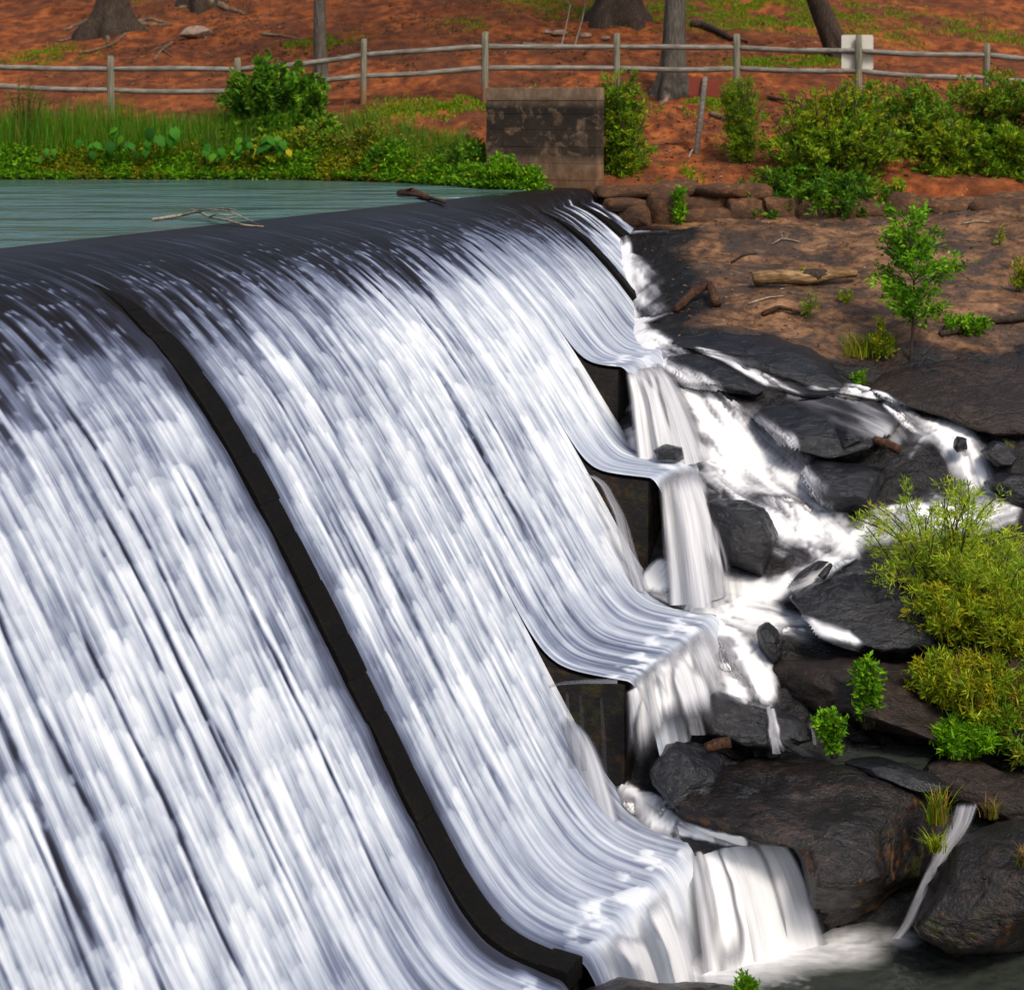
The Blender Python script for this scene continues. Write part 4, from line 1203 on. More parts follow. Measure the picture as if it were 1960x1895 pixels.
# ------------------------------------------------------------------ plants
def leaf_mesh(pos, dirs, ln, wd, tint, rng, cup=.15):
    """Leaves: pointed folded blades, five vertices and two quads each."""
    n = len(pos)
    d = dirs / (np.linalg.norm(dirs, axis=1)[:, None] + 1e-9)
    r = rng.normal(size=(n, 3)); r[:, 2] *= .5
    s = np.cross(d, r); s /= np.linalg.norm(s, axis=1)[:, None] + 1e-9
    up = np.cross(s, d)
    flip = np.where(up[:, 2:3] < 0, -1., 1.); up = up * flip
    ln = np.broadcast_to(ln, (n,))[:, None]; wd = np.broadcast_to(wd, (n,))[:, None]
    a = pos
    b = pos + d * ln * .5 + s * wd * .5 + up * wd * cup
    c = pos + d * ln - up * ln * .12
    e = pos + d * ln * .5 - s * wd * .5 + up * wd * cup
    co = np.stack([a, b, c, e], 1).reshape(-1, 3)
    k = np.arange(n)[:, None] * 4
    fa = np.concatenate([k + np.array([[0, 1, 2, 3]])], 0)
    return co, fa, np.repeat(tint, 4, axis=0)


GREENS = {
    'lime': [(.34, .48, .025), (.44, .56, .03), (.25, .40, .02), (.44, .42, .03), (.17, .28, .018)],
    'bright': [(0.081, 0.236, 0.006), (0.140, 0.347, 0.008), (0.232, 0.425, 0.011), (0.046, 0.134, 0.006)],
    'deep': [(0.033, 0.121, 0.008), (0.060, 0.179, 0.010), (0.128, 0.284, 0.014), (0.021, 0.074, 0.006), (0.180, 0.315, 0.016)],
    'yellow': [(0.202, 0.285, 0.010), (0.310, 0.375, 0.014), (0.124, 0.225, 0.010), (0.403, 0.330, 0.014)],
    'fresh': [(0.150, 0.294, 0.010), (0.240, 0.357, 0.013), (0.090, 0.210, 0.008), (0.330, 0.336, 0.014), (0.053, 0.126, 0.006)],
    'willow': [(.22, .27, .018), (.30, .33, .02), (.14, .21, .014), (.34, .27, .02), (.10, .16, .012)],
    'olive': [(0.109, 0.150, 0.012), (0.171, 0.195, 0.014), (0.078, 0.128, 0.012), (0.232, 0.180, 0.014)],
    'mixed': [(.10, .26, .012), (.18, .30, .015), (.28, .28, .018), (.06, .17, .010), (.34, .22, .03), (.13, .30, .014)],
}


def tints(pal, n, rng, z=None):
    p = np.array(GREENS[pal])
    t = p[rng.integers(0, len(p), n)] * rng.uniform(.7, 1.25, (n, 1))
    return t


def twig_tint(pal, tg, rng):
    p = np.array(GREENS[pal])
    c = p[tg % len(p)] * (.6 + .7 * ((tg * 37) % 101) / 100.)[:, None]
    own = p[rng.integers(0, len(p), len(tg))]
    return 1.22 * (.6 * c + .4 * own) * rng.uniform(.75, 1.2, (len(tg), 1))


def stems_leaves(base, rx, ry, h, nst, nlf, ll, lw, rng, spread=.9, droop=.3, twigs=5, tw=.35, lean=(0, 0), fromfrac=.15, crown=1., upl=.5, low=.0):
    """Stems fan out of a base; twigs and leaves follow them. Returns tubes and leaf arrays."""
    tubes = []; lp = []; ld = []; tg = []
    for i in range(nst):
        an = rng.uniform(0, 2 * np.pi); rad = math.sqrt(rng.uniform(0, 1)) * spread
        top = np.array([math.cos(an) * rad * rx + lean[0], math.sin(an) * rad * ry + lean[1], h * (1 - .55 * rad ** 2 * crown) * rng.uniform(.72, 1.02)])
        if low and rng.random() < low: top[2] *= rng.uniform(.2, .6); top[:2] *= 1.15
        st = np.array([rng.normal() * rx * .12, rng.normal() * ry * .12, -.05])
        t = np.linspace(0, 1, 7)[:, None]
        mid = st + (top - st) * .5 + np.array([rng.normal() * .08 * rx, rng.normal() * .08 * ry, h * .10])
        c = (1 - t) ** 2 * st + 2 * t * (1 - t) * mid + t ** 2 * top
        c = c + np.array([0, 0, -1]) * droop * .25 * h * (t ** 3) * rad
        r0 = max(.004, .010 * h)
        tubes.append(tube(base + c, np.linspace(r0, r0 * .35, 7), 4))
        tn = np.gradient(c, axis=0)
        for j in range(twigs):
            f = rng.uniform(fromfrac, 1.)
            k = min(5, int(f * 6)); w = f * 6 - k
            p0 = c[k] * (1 - w) + c[k + 1] * w
            dv = tn[k] / (np.linalg.norm(tn[k]) + 1e-9) * .6 + rng.normal(size=3) * np.array([.75, .75, .4]) + np.array([0, 0, upl * .4])
            dv /= np.linalg.norm(dv)
            tl = tw * h * rng.uniform(.4, 1.) * (1 - .4 * f)
            m = max(2, int(nlf * rng.uniform(.6, 1.3)))
            q = rng.uniform(.1, 1., m)
            pp = p0 + dv * (q * tl)[:, None] + np.array([0, 0, -1]) * (droop * tl * q ** 2)[:, None] + rng.normal(size=(m, 3)) * ll * .25
            tg.extend([rng.integers(0, 1000)] * m)
            lp.append(pp)
            ld.append(dv[None] * .7 + rng.normal(size=(m, 3)) * .6 + np.array([0, 0, upl * .5]))
    return tubes, base + np.vstack(lp), np.vstack(ld), np.array(tg)


def plant(name, label, cat, base, rx, h, pal, nst=20, nlf=8, ll=.06, lw=.03, seed=1, group=None, part='foliage', stem_mat=None, ry=None, **kw):
    rng = np.random.default_rng(seed)
    base = np.asarray(base, float)
    root = thing(name, label, cat, tuple(base), group)
    tb, lp, ld, tg = stems_leaves(np.zeros(3), rx, ry or rx * .8, h, int(nst * 1.35), int(nlf * 1.35), ll, lw, rng, **kw)
    n = len(lp)
    co, fa, ti = leaf_mesh(lp, ld, ll * rng.uniform(.45, 1.4, n), lw * rng.uniform(.6, 1.3, n), twig_tint(pal, tg, rng), rng)
    mesh_obj(part, co, fa, M_leaf, root, smooth=False, tint=ti)
    c, f = join(tb)
    mesh_obj('stems', c, f, stem_mat or M_stem, root)
    return root


def grass_tuft(name, label, base, r, h, n, pal, seed, cat='grass', wdt=.006, droop=.5, group=None, brown=0.):
    rng = np.random.default_rng(seed)
    base = np.asarray(base, float)
    co, fa, ti = blades(rng.normal(size=(n, 2)) * r * .35, h, n, pal, rng, wdt, droop, r, brown)
    o = mesh_obj(name, co, fa, M_leaf, smooth=False, tint=ti)
    o.location = base
    return tag(o, label, cat, group)


def blades(xy, h, n, pal, rng, wdt=.006, droop=.5, r=.1, brown=0., z=None):
    an = rng.uniform(0, 2 * np.pi, n); out = rng.uniform(.1, 1., n) * droop
    hh = h * rng.uniform(.5, 1.1, n)
    dx = np.cos(an) * out * hh; dy = np.sin(an) * out * hh
    sx = -np.sin(an) * wdt; sy = np.cos(an) * wdt
    z0 = np.zeros(n) - .02 if z is None else z - .02
    p = np.c_[xy, z0]
    rows = []
    for f, wf in ((0, 1.), (.45, .8), (.8, .5), (1., .05)):
        c = p + np.c_[dx * f ** 2, dy * f ** 2, hh * f * (1 - .3 * droop * f)]
        rows += [c + np.c_[sx, sy, 0 * sx] * wf, c - np.c_[sx, sy, 0 * sx] * wf]
    co = np.stack(rows, 1).reshape(-1, 3)
    k = np.arange(n)[:, None, None] * 8
    fa = (k + np.array([[0, 1, 3, 2], [2, 3, 5, 4], [4, 5, 7, 6]])[None]).reshape(-1, 4)
    t = tints(pal, n, rng)
    if brown:
        b = rng.random(n) < brown
        t[b] = np.array([.24, .13, .04]) * rng.uniform(.6, 1.3, (b.sum(), 1))
    return co, fa, np.repeat(t, 8, axis=0)


def hp(x, Y):
    X = (x - CX) / F * Y
    return np.array([X, Y, float(hill_z(X, Y))])


def rp(x, y): return on_rock(x, y)


# big dark bush left of the thin tree
b0 = hp(535, 32.6); b0[2] -= .1
plant('bush', 'tall dense dark green bush in front of the thin grey tree', 'bush', b0, 1.2, 1.85, 'deep', nst=95, nlf=14, ll=.13, lw=.075, seed=21, twigs=10, tw=.22, droop=.1, low=.35, crown=.8, fromfrac=.1)
# bushes to the right of it, lower
for i, (x, Y, rx, h, pal, lab) in enumerate(((610, 31.9, .75, .85, 'mixed', 'yellow-green leafy shrub at the right foot of the tall dark bush'),
                                            (700, 31.6, .6, .75, 'olive', 'olive shrub on the bank left of the concrete wall'),
                                            (530, 31.7, .55, .75, 'yellow', 'pale yellow-green weeds between broad leaves and tall dark bush'),
                                            (745, 31.0, .42, .5, 'deep', 'small dark shrub at the right end of the bank growth'),
                                            (900, 29.4, .55, .72, 'deep', 'dark leafy shrub leaning on the left side of the concrete wall'),
                                            (960, 28.1, .5, .62, 'bright', 'bright green weeds growing against the front of the concrete wall'),
                                            (1015, 27.7, .28, .42, 'bright', 'small green weeds beside the right end of the bank weeds'),
                                            )):
    b = hp(x, Y); b[2] = max(b[2], 0) - .02
    plant('shrub', lab, 'shrub', b, rx, h, pal, nst=34, nlf=9, ll=.085, lw=.04, seed=40 + i, twigs=7, tw=.3, droop=.2, low=.4)
# shrub climbing right of the wall
b = hp(1190, 28.7); b[2] = .0
plant('shrub', 'tall light green feathery shrub right against the concrete wall', 'shrub', b, .52, 2.05, 'fresh', nst=55, nlf=14, ll=.08, lw=.032, seed=51, twigs=11, tw=.16, droop=.25, low=.3, crown=.4, lean=(.02, 0), fromfrac=.05)
# feathery green young conifer-like shrub
b = hp(1420, 29.2)
plant('shrub', 'soft feathery green upright shrub left of the big round bush', 'shrub', b, .42, 1.55, 'fresh', nst=60, nlf=16, ll=.07, lw=.012, seed=52, twigs=12, tw=.18, droop=.2, crown=.25, low=.2, fromfrac=.05)
b = hp(1590, 28.6); b[2] = -.42
plant('bush', 'big round green bush with arching shoots behind the rock slab', 'bush', b, 1.5, 2.15, 'fresh', nst=120, nlf=16, ll=.10, lw=.042, seed=53, twigs=12, tw=.2, droop=.35, low=.4, fromfrac=.1, crown=.75)
b[0] += .1
plant('bush', 'loose arching shoots rising from the top of the big round bush', 'bush', b, 1.2, 2.55, 'yellow', nst=22, nlf=9, ll=.075, lw=.03, seed=57, twigs=13, tw=.07, droop=.2, crown=.5, fromfrac=.45)
b = hp(1560, 28.0); b[2] = -.45
plant('bush', 'low dark green skirt of leaves at the foot of big round bush', 'bush', b, 1.55, .95, 'deep', nst=110, nlf=16, ll=.10, lw=.045, seed=54, twigs=9, tw=.35, droop=.35, low=.5)
for i, (x, Y, rx, h, pal, lab) in enumerate(((1760, 29.6, .75, 1.25, 'mixed', 'thin yellowish shrub just right of the big round bush'),
                                            (1830, 28.6, .6, 1.15, 'fresh', 'green upright shrub above the flat wall stones at right'),
                                            (1900, 29.8, .8, 1.5, 'mixed', 'yellow and green shrub below the last fence post at right'),
                                            (1950, 28.3, .6, 1.2, 'fresh', 'green leafy shrub at the right edge behind the slab'),
                                            (2040, 29.2, .8, 1.7, 'mixed', 'tall shrub cut off by the right edge of the picture'),
                                            (1660, 30.3, .7, 1.2, 'mixed', 'sparse yellow-tipped shrub behind the big round bush'),)):
    b = hp(x, Y); b[2] -= .1 if Y > 28.9 else .35
    plant('shrub', lab, 'shrub', b, rx * 1.25, h * 1.12, pal, nst=62, nlf=14, ll=.095, lw=.04, seed=60 + i, twigs=10, tw=.22, droop=.3, low=.3, crown=.6)
# small upright plant by the wall stones
plant('seedling', 'small upright green plant in front of the stone wall', 'plant', P(1300, 432, 27.3), .2, .62, 'bright', nst=8, nlf=9, ll=.09, lw=.04, seed=70, twigs=5, tw=.15, crown=.2, droop=.1)

# sapling on the slab
b = rp(1742, 690)
rng = np.random.default_rng(71)
sap = thing('sapling', 'slender green sapling standing on the rock slab', 'sapling', tuple(b))
tz_ = np.linspace(-.05, 2.0, 12)
tc_ = np.c_[.06 * np.sin(tz_ * 2.1), .03 * np.sin(tz_ * 3), tz_]
c, f = tube(tc_, np.linspace(.024, .006, 12), 7)
mesh_obj('trunk', c, f, M_darkbark, sap)
bt = []; lp = []; ld = []; tg = []
for i in range(42):
    hz = rng.uniform(.38, 2.0); an = rng.uniform(0, 6.28)
    ln_ = (.14 + .50 * math.sin(min(1., (2.12 - hz) / 1.45) * 1.7) * (1 if rng.random() < .75 else .5)) * rng.uniform(.6, 1.05)
    p0 = np.array([np.interp(hz, tz_, tc_[:, 0]), np.interp(hz, tz_, tc_[:, 1]), hz])
    dv = np.array([math.cos(an), math.sin(an), .55]); tip = p0 + dv * ln_
    bt.append(tube(np.array([p0, p0 + dv * ln_ * .5 + [0, 0, .02], tip]), [.008, .006, .003], 5))
    m = int(30 + ln_ * 75)
    q = rng.uniform(.25, 1.05, m)
    lp.append(p0 + dv * (q * ln_)[:, None] + rng.normal(size=(m, 3)) * .045); ld.append(dv + rng.normal(size=(m, 3)) * .9); tg += [rng.integers(0, 1000)] * m
lp = np.vstack(lp); nl = len(lp)
c, f, ti = leaf_mesh(lp, np.vstack(ld), .095 * rng.uniform(.5, 1.3, nl), .048 * rng.uniform(.6, 1.2, nl), twig_tint('bright', np.array(tg), rng), rng)
mesh_obj('foliage', c, f, M_leaf, sap, smooth=False, tint=ti)
c, f = join(bt)
mesh_obj('branches', c, f, M_darkbark, sap)
plant('plant', 'low leafy green plant right of the sapling foot', 'plant', rp(1850, 640), .38, .28, 'bright', nst=16, nlf=8, ll=.075, lw=.04, seed=72, twigs=5, tw=.4)
plant('plant', 'small pale weed behind the middle of the big log', 'plant', rp(1540, 545), .12, .3, 'yellow', nst=5, nlf=5, ll=.05, lw=.025, seed=73, twigs=4, tw=.3)
plant('plant', 'thin reddish weed in front of the big log', 'plant', rp(1548, 610), .16, .42, 'mixed', nst=6, nlf=6, ll=.05, lw=.022, seed=74, twigs=4, tw=.3)
plant('plant', 'little weed right of the thin reddish weed, under the log', 'plant', rp(1618, 580), .14, .22, 'yellow', nst=6, nlf=5, ll=.05, lw=.022, seed=75, twigs=4, tw=.35)
plant('plant', 'wispy yellow plant at the right edge of the slab', 'plant', rp(1950, 560), .22, .55, 'yellow', nst=9, nlf=7, ll=.07, lw=.03, seed=76, twigs=5, tw=.25)
plant('plant', 'thin tall weed at the far right back of the slab', 'plant', rp(1912, 470), .12, .4, 'yellow', nst=5, nlf=5, ll=.05, lw=.02, seed=77, twigs=4, tw=.25)
plant('plant', 'yellow-green weeds left of the sapling foot', 'plant', rp(1690, 690), .2, .55, 'yellow', nst=12, nlf=7, ll=.07, lw=.03, seed=78, twigs=5, tw=.25)
plant('plant', 'small green weed in the crack below the grass clump', 'plant', rp(1650, 735), .15, .18, 'bright', nst=8, nlf=6, ll=.05, lw=.025, seed=79, twigs=4, tw=.4)
grass_tuft('grass_clump', 'yellow-green arching grass clump left of the sapling', rp(1645, 678), .3, .42, 150, 'yellow', 80, droop=.9)
grass_tuft('grass_clump', 'thin pale grass beside the willow bush near the right stream', rp(1935, 880), .12, .3, 30, 'yellow', 81)

# willow and the growth below it
b = P(1800, 1140, 18.1)
plant('willow_bush', 'feathery yellow-green willow bush hanging over the white pool', 'bush', b, 1.05, 1.45, 'lime', nst=42, nlf=13, ll=.085, lw=.011, seed=90, twigs=13, tw=.25, droop=.55, low=.35, crown=.7, fromfrac=.2)
b = P(1915, 1180, 17.8)
plant('willow_bush', 'olive and orange willow bush at the right edge', 'bush', b, .95, 1.05, 'lime', nst=38, nlf=14, ll=.085, lw=.011, seed=91, twigs=13, tw=.25, droop=.55, low=.3, crown=.6)
for i, (x, y, Y, rx, h, pal, lab) in enumerate(((1850, 1225, 17.5, .75, .75, 'yellow', 'yellow-green leafy bush under the willow on the rock bank'),
                                               (1935, 1290, 17.2, .7, .95, 'yellow', 'light green bush at right edge below the orange willow'),
                                               (1810, 1335, 16.95, .38, .45, 'yellow', 'small yellow-green bush on the left of the bank growth'),
                                               (1880, 1365, 16.8, .6, .6, 'yellow', 'grassy yellow bush in the middle of the bank growth'),
                                               (1945, 1430, 16.6, .5, .55, 'mixed', 'green weeds at the right edge above the sloping rock'),
                                               (1845, 1436, 16.5, .36, .3, 'bright', 'lowest bright green weeds of the bank growth'))):
    plant('bush', lab, 'bush', P(x, y, Y), rx, h, pal, nst=40, nlf=12, ll=.085, lw=.02, seed=100 + i, twigs=9, tw=.3, droop=.25, low=.35)
grass_tuft('grass_clump', 'long pale grass under the willow at the right edge', P(1880, 1330, 16.8), .5, .5, 260, 'yellow', 110, droop=.8, brown=.35)
plant('shrub', 'bright green little shrub rooted in the dark rock ledge', 'shrub', P(1660, 1385, 16.7), .2, .68, 'bright', nst=16, nlf=9, ll=.07, lw=.035, seed=111, twigs=6, tw=.18, crown=.3)
plant('shrub', 'smaller bright green shrub beside the rock pool', 'shrub', P(1596, 1442, 16.3), .2, .44, 'bright', nst=15, nlf=9, ll=.06, lw=.03, seed=112, twigs=6, tw=.22, crown=.4)
grass_tuft('grass_clump', 'golden grass tuft on top of the great mossy boulder', P(1795, 1570, 15.25), .12, .38, 130, 'yellow', 113, droop=.7, brown=.3)
grass_tuft('grass_clump', 'hanging green grass on the right flank of the great boulder', P(1790, 1625, 15.05), .10, .22, 70, 'yellow', 114, droop=1.2)
grass_tuft('grass_clump', 'small dry grass tuft on the rock right of the chute', P(1895, 1560, 15.6), .10, .22, 60, 'olive', 115, droop=.9, brown=.6)
grass_tuft('grass_clump', 'dry stems on the boulder at the right edge', P(1955, 1650, 14.4), .1, .22, 40, 'olive', 116, droop=1., brown=.7)
plant('plant', 'bright green plant on the flat rock at the bottom edge', 'plant', P(1425, 1915, 12.75), .14, .22, 'bright', nst=14, nlf=8, ll=.055, lw=.02, seed=117, twigs=5, tw=.3)

# ------------------------------------------------------------------ bank growth along the pond (uncountable)
rng = np.random.default_rng(120)
n = 26000
x = rng.uniform(-11.5, .35, n)
yb = base_line(x)
off = np.abs(rng.normal(0, .42, n)) - .12
y = yb + off - .35 * sstep(-2.6, -1.2, x) - .8 * sstep(-1.2, -.2, x)
lump = fbm2(x * 1.6, y * 1.6, 3, 121)
zt_ = np.maximum(hill_z(x, y), .0) + rng.uniform(0, 1, n) ** .7 * (.10 + .48 * lump * sstep(-.1, .35, off)) 
co, fa, ti = leaf_mesh(np.c_[x, y, zt_], rng.normal(size=(n, 3)) * np.array([1, 1, .5]) + np.array([0, -.3, .5]), rng.uniform(.035, .13, n), rng.uniform(.02, .065, n), np.where((fbm2(x * 2.3, y * 3, 3, 122) > .52)[:, None], tints('yellow', n, rng) * .8, tints('bright', n, rng)) * (.65 + .6 * lump[:, None]), rng)
setting(mesh_obj('ground_cover', co, fa, M_leaf, smooth=False, tint=ti), 'stuff')
# tall grasses and reeds behind it
n = 15000
x = np.r_[rng.uniform(-11.5, -4.2, n - 2500), rng.uniform(-4.2, -.8, 2500)]
y = base_line(x) + rng.uniform(.35, 2.2, n)
hgt = 1.25 * (.5 + .8 * fbm2(x * .9, y * .9, 3, 125)) * sstep(3.4, 1.0, y - base_line(x))
hgt = np.where(x > -4.2, hgt * .45, hgt)
co, fa, ti = blades(np.c_[x, y], 1., n, 'mixed', rng, .006, .35, z=hill_z(x, y), brown=.08)
zz = np.repeat(hill_z(x, y), 8); hh = np.repeat(hgt, 8)
co[:, 2] = zz + (co[:, 2] - zz) * hh
setting(mesh_obj('tall_grass', co, fa, M_leaf, smooth=False, tint=ti * np.array([.62, .95, .75])), 'stuff')
# thin weeds at the far left
plant('weed', 'tall thin feathery weed at the left edge before the fence', 'plant', hp(50, 32.3), .55, 1.75, 'olive', nst=12, nlf=7, ll=.07, lw=.012, seed=130, twigs=12, tw=.14, crown=.3, fromfrac=.3)

# broad-leaved plants at the water's edge: every big leaf a part
rng = np.random.default_rng(140)
spots = [(85, 302, .9), (150, 292, 1.), (205, 300, 1.1), (230, 275, 1.3), (290, 285, 1.2), (335, 272, 1.35), (330, 300, 1.), (420, 305, .9), (440, 298, 1.), (475, 300, 1.), (505, 302, .9), (540, 300, .9), (560, 285, 1.2), (575, 300, 1.), (610, 280, 1.3), (640, 268, 1.3)]
LAB = ['leftmost broad-leaved plant at the water edge', 'second broad-leaved plant from the left on the pond bank', 'third broad-leaved plant from the left on the pond bank', 'tall pair of broad leaves left of the middle of the bank', 'broad leaves just left of the tallest heart-shaped leaf', 'tallest heart-shaped leaves in the middle of the pond bank']
spots = [(60, 300, .9), (150, 300, 1.1), (232, 290, 1.5), (268, 296, 1.2), (322, 296, 1.6), (420, 305, 1.0), (455, 302, 1.05), (500, 306, .95), (535, 300, 1.15), (572, 296, 1.2), (612, 300, 1.1)]
WORD = ['first', 'second', 'third', 'fourth', 'fifth', 'sixth', 'seventh', 'eighth', 'ninth', 'tenth', 'eleventh']
_t = np.linspace(0, 1, 7)
lw_ = np.array([.30, .48, .50, .42, .30, .16, .02])
lz = -.25 * _t ** 2
bl = np.concatenate([np.stack([s_ * lw_, _t, lz - (.0 if s_ == 0 else .07)], -1) for s_ in (-1, 0, 1)])
bl[0] = (-.22, -.18, -.02); bl[14] = (.22, -.18, -.02)
BLF = grid_faces(3, 7)
for i, (xx, yy, sc) in enumerate(spots):
    xx = xx * 1.0
    b = hp(xx * .83 + 40, 31.35)
    b[2] = max(0, b[2])
    r = thing('broad_leaf_plant', '%s broad-leaved plant from the left along the pond bank' % WORD[i], 'plant', tuple(b), 'broad-leaved plants on the pond bank')
    for q in range(int(rng.integers(4, 7))):
        an = rng.uniform(-2.6, -.5); hh_ = (.34 + .24 * rng.random()) * sc
        tip = np.array([math.cos(an) * .18 * sc + rng.normal() * .05, math.sin(an) * .16, hh_])
        c, f = tube(np.array([[0, 0, 0], tip * [.4, .4, .65], tip]), [.010, .008, .006], 5)
        st = mesh_obj('leaf_stalk', c, f, M_leaf, r, tint=np.tile((.05, .14, .012), (len(c), 1)))
        size = .165 * sc * rng.uniform(.75, 1.1)
        f_ = np.array([rng.normal() * .6, -.5, -1.1 + rng.normal() * .5]); f_ /= np.linalg.norm(f_)
        s_ = np.cross(f_, [0, -.5, 1]); s_ /= np.linalg.norm(s_); u_ = np.cross(s_, f_)
        cc = tip + size * (bl[:, :1] * s_ * .85 + bl[:, 1:2] * f_ + bl[:, 2:] * u_)
        tn_ = .62 * np.array([(.05, .24, .012), (.07, .30, .014), (.13, .36, .016), (.035, .16, .012)][rng.integers(0, 4)]) * rng.uniform(.85, 1.2)
        if rng.random() < .04: tn_ = np.array([.42, .36, .01])
        mesh_obj('leaf', cc, BLF, M_bigleaf, r, tint=np.tile(tn_, (21, 1)))

# moss and low grass patches on the clay (uncountable)
rng = np.random.default_rng(150)
patch = [(1420, 12, 2.6, 1.0, 1600), (1300, 30, 2.0, .8, 1300), (1600, 20, 2.6, 1., 1500), (1500, 45, 2.2, .7, 900), (1480, 120, 1.1, .3, 700), (1560, 118, .8, .3, 500), (90, 105, 1.1, .6, 500), (640, 78, .7, .4, 300), (560, 90, .6, .3, 250), (760, 212, .9, .4, 500), (860, 205, .7, .4, 600), (1290, 205, .8, .3, 500),
         (1120, 25, 2., .8, 500), (1360, 195, .6, .3, 350), (1840, 60, 1.6, .9, 400), (1700, 70, 1.5, .8, 300), (1080, 8, 2., .6, 400), (900, 45, .8, .4, 160), (1020, 160, .4, .2, 120), (1300, 340, .4, .3, 200), (250, 10, .5, .3, 120), (930, 200, .4, .3, 200), (1930, 75, .9, .5, 240)]
X_ = []; 
for (a, bb, sx_, sy_, m) in patch:
    c = on_hill(a, bb)
    m = int(m * 4.2)
    X_.append(np.c_[rng.normal(c[0], sx_ * .45, m), rng.normal(c[1], sy_ * .9, m)])
X_ = np.vstack(X_); n = len(X_)
keep = fbm2(X_[:, 0] * 2.2, X_[:, 1] * 2.2, 3, 151) > .43
X_ = X_[keep]; n = len(X_)
zz = hill_z(X_[:, 0], X_[:, 1])
co, fa, ti = blades(X_, .11, n, 'yellow', rng, .010, .6, z=zz)
setting(mesh_obj('grass', co, fa, M_leaf, smooth=False, tint=ti * np.array([.75, 1., .8])), 'stuff')
# fallen leaves and chips on the clay and the slab (uncountable)
n = 24000
a = rng.uniform(-11, 11, n); bq = rng.uniform(28.3, 47, n) ** 1.0
k = fbm2(a * .8, bq * .8, 3, 152) + .25 * ((bq < 33) & (a > .8)) > .5
a = a[k]; bq = bq[k]
ok = bq > base_line(a) + .15
a = a[ok]; bq = bq[ok]; n = len(a)
pc_ = np.array([(.10, .045, .022), (.19, .10, .05), (.30, .19, .11), (.06, .03, .018), (.42, .34, .26)])
t_ = pc_[rng.choice(5, n, p=[.34, .3, .16, .17, .03])]
co, fa, ti = leaf_mesh(np.c_[a, bq, hill_z(a, bq) + .012], rng.normal(size=(n, 3)) * np.array([1, 1, .15]), rng.uniform(.05, .14, n), np.where(rng.random(n) < .45, .010, rng.uniform(.025, .06, n)), t_, rng)
setting(mesh_obj('leaf_litter', co, fa, M_leaf, smooth=False, tint=ti), 'stuff')
n = 900
a = rng.uniform(1.6, 9, n); bq = rng.uniform(22.4, 27.2, n)
zz = bil(BZ, a, bq)
t_ = pc_[rng.choice(5, n, p=[.3, .3, .2, .16, .04])]
co, fa, ti = leaf_mesh(np.c_[a, bq, zz + .012], rng.normal(size=(n, 3)) * np.array([1, 1, .12]), rng.uniform(.03, .08, n), rng.uniform(.015, .035, n), t_, rng)
setting(mesh_obj('leaf_litter_on_rock', co, fa, M_leaf, smooth=False, tint=ti), 'stuff')

# ------------------------------------------------------------------ rail fence
fence = thing('rail_fence', 'weathered grey two-rail post fence along the clay hillside', 'fence', tuple(hp(930, 34)))
POST = [(-30, 34.7, 112, 128, 163), (213, 34.5, 108, 133, 173), (455, 34.3, 112, 134, 175), (695, 34.05, 75, 106, 147), (928, 33.95, 62, 90, 131), (1180, 33.95, 65, 90, 131), (1410, 33.75, 66, 92, 132), (1643, 33.0, 68, 98, 137), (1887, 33.1, 85, 106, 150), (2130, 33.3, 95, 124, 168)]
rng = np.random.default_rng(160)
for x, Y, yt, y1, y2 in POST:
    g = hp(x, Y)
    top = P(x, yt, Y)
    top[0] += rng.normal() * .012
    m = 9
    t = np.linspace(0, 1, m)[:, None]
    c = (g - [0, 0, .25]) * (1 - t) + top * t
    rr = .073 + rng.uniform(-.006, .006)
    rad = np.full(m, rr); rad[-1] *= .86
    co, fa = tube(c, rad, 12, rough=.02, seed=int(x) + 50)
    o = mesh_obj('post', co - g, fa, M_post, fence)
    o.location = g - np.array(fence.location)
for i in range(len(POST) - 1):
    x0, Y0, _, a1, a2 = POST[i]; x1, Y1, _, b1, b2 = POST[i + 1]
    for ya, yb2 in ((a1, b1), (a2, b2)):
        p0 = P(x0, ya, Y0 + .01); p1 = P(x1, yb2, Y1 + .01)
        m = 14
        t = np.linspace(-.012, 1.012, m)
        c = p0[None] * (1 - t[:, None]) + p1[None] * t[:, None]
        sag = .035 * rng.uniform(-.4, 1.2)
        c[:, 2] -= sag * np.sin(np.pi * np.clip(t, 0, 1)); c[:, 2] += .010 * (fbm2(t * 5, t * 0 + i, 2, 161 + int(ya)) - .5)
        rad = .056 * (1 + .12 * (fbm2(t * 6, t * 0 + i, 2, 165 + int(ya)) - .5)); rad[:1] *= .75; rad[-1:] *= .75
        co, fa = tube(c, rad, 10, rough=.10, seed=i * 7 + int(ya))
        o = mesh_obj('rail', co - c[m // 2], fa, M_rail, fence)
        o.location = c[m // 2] - np.array(fence.location)


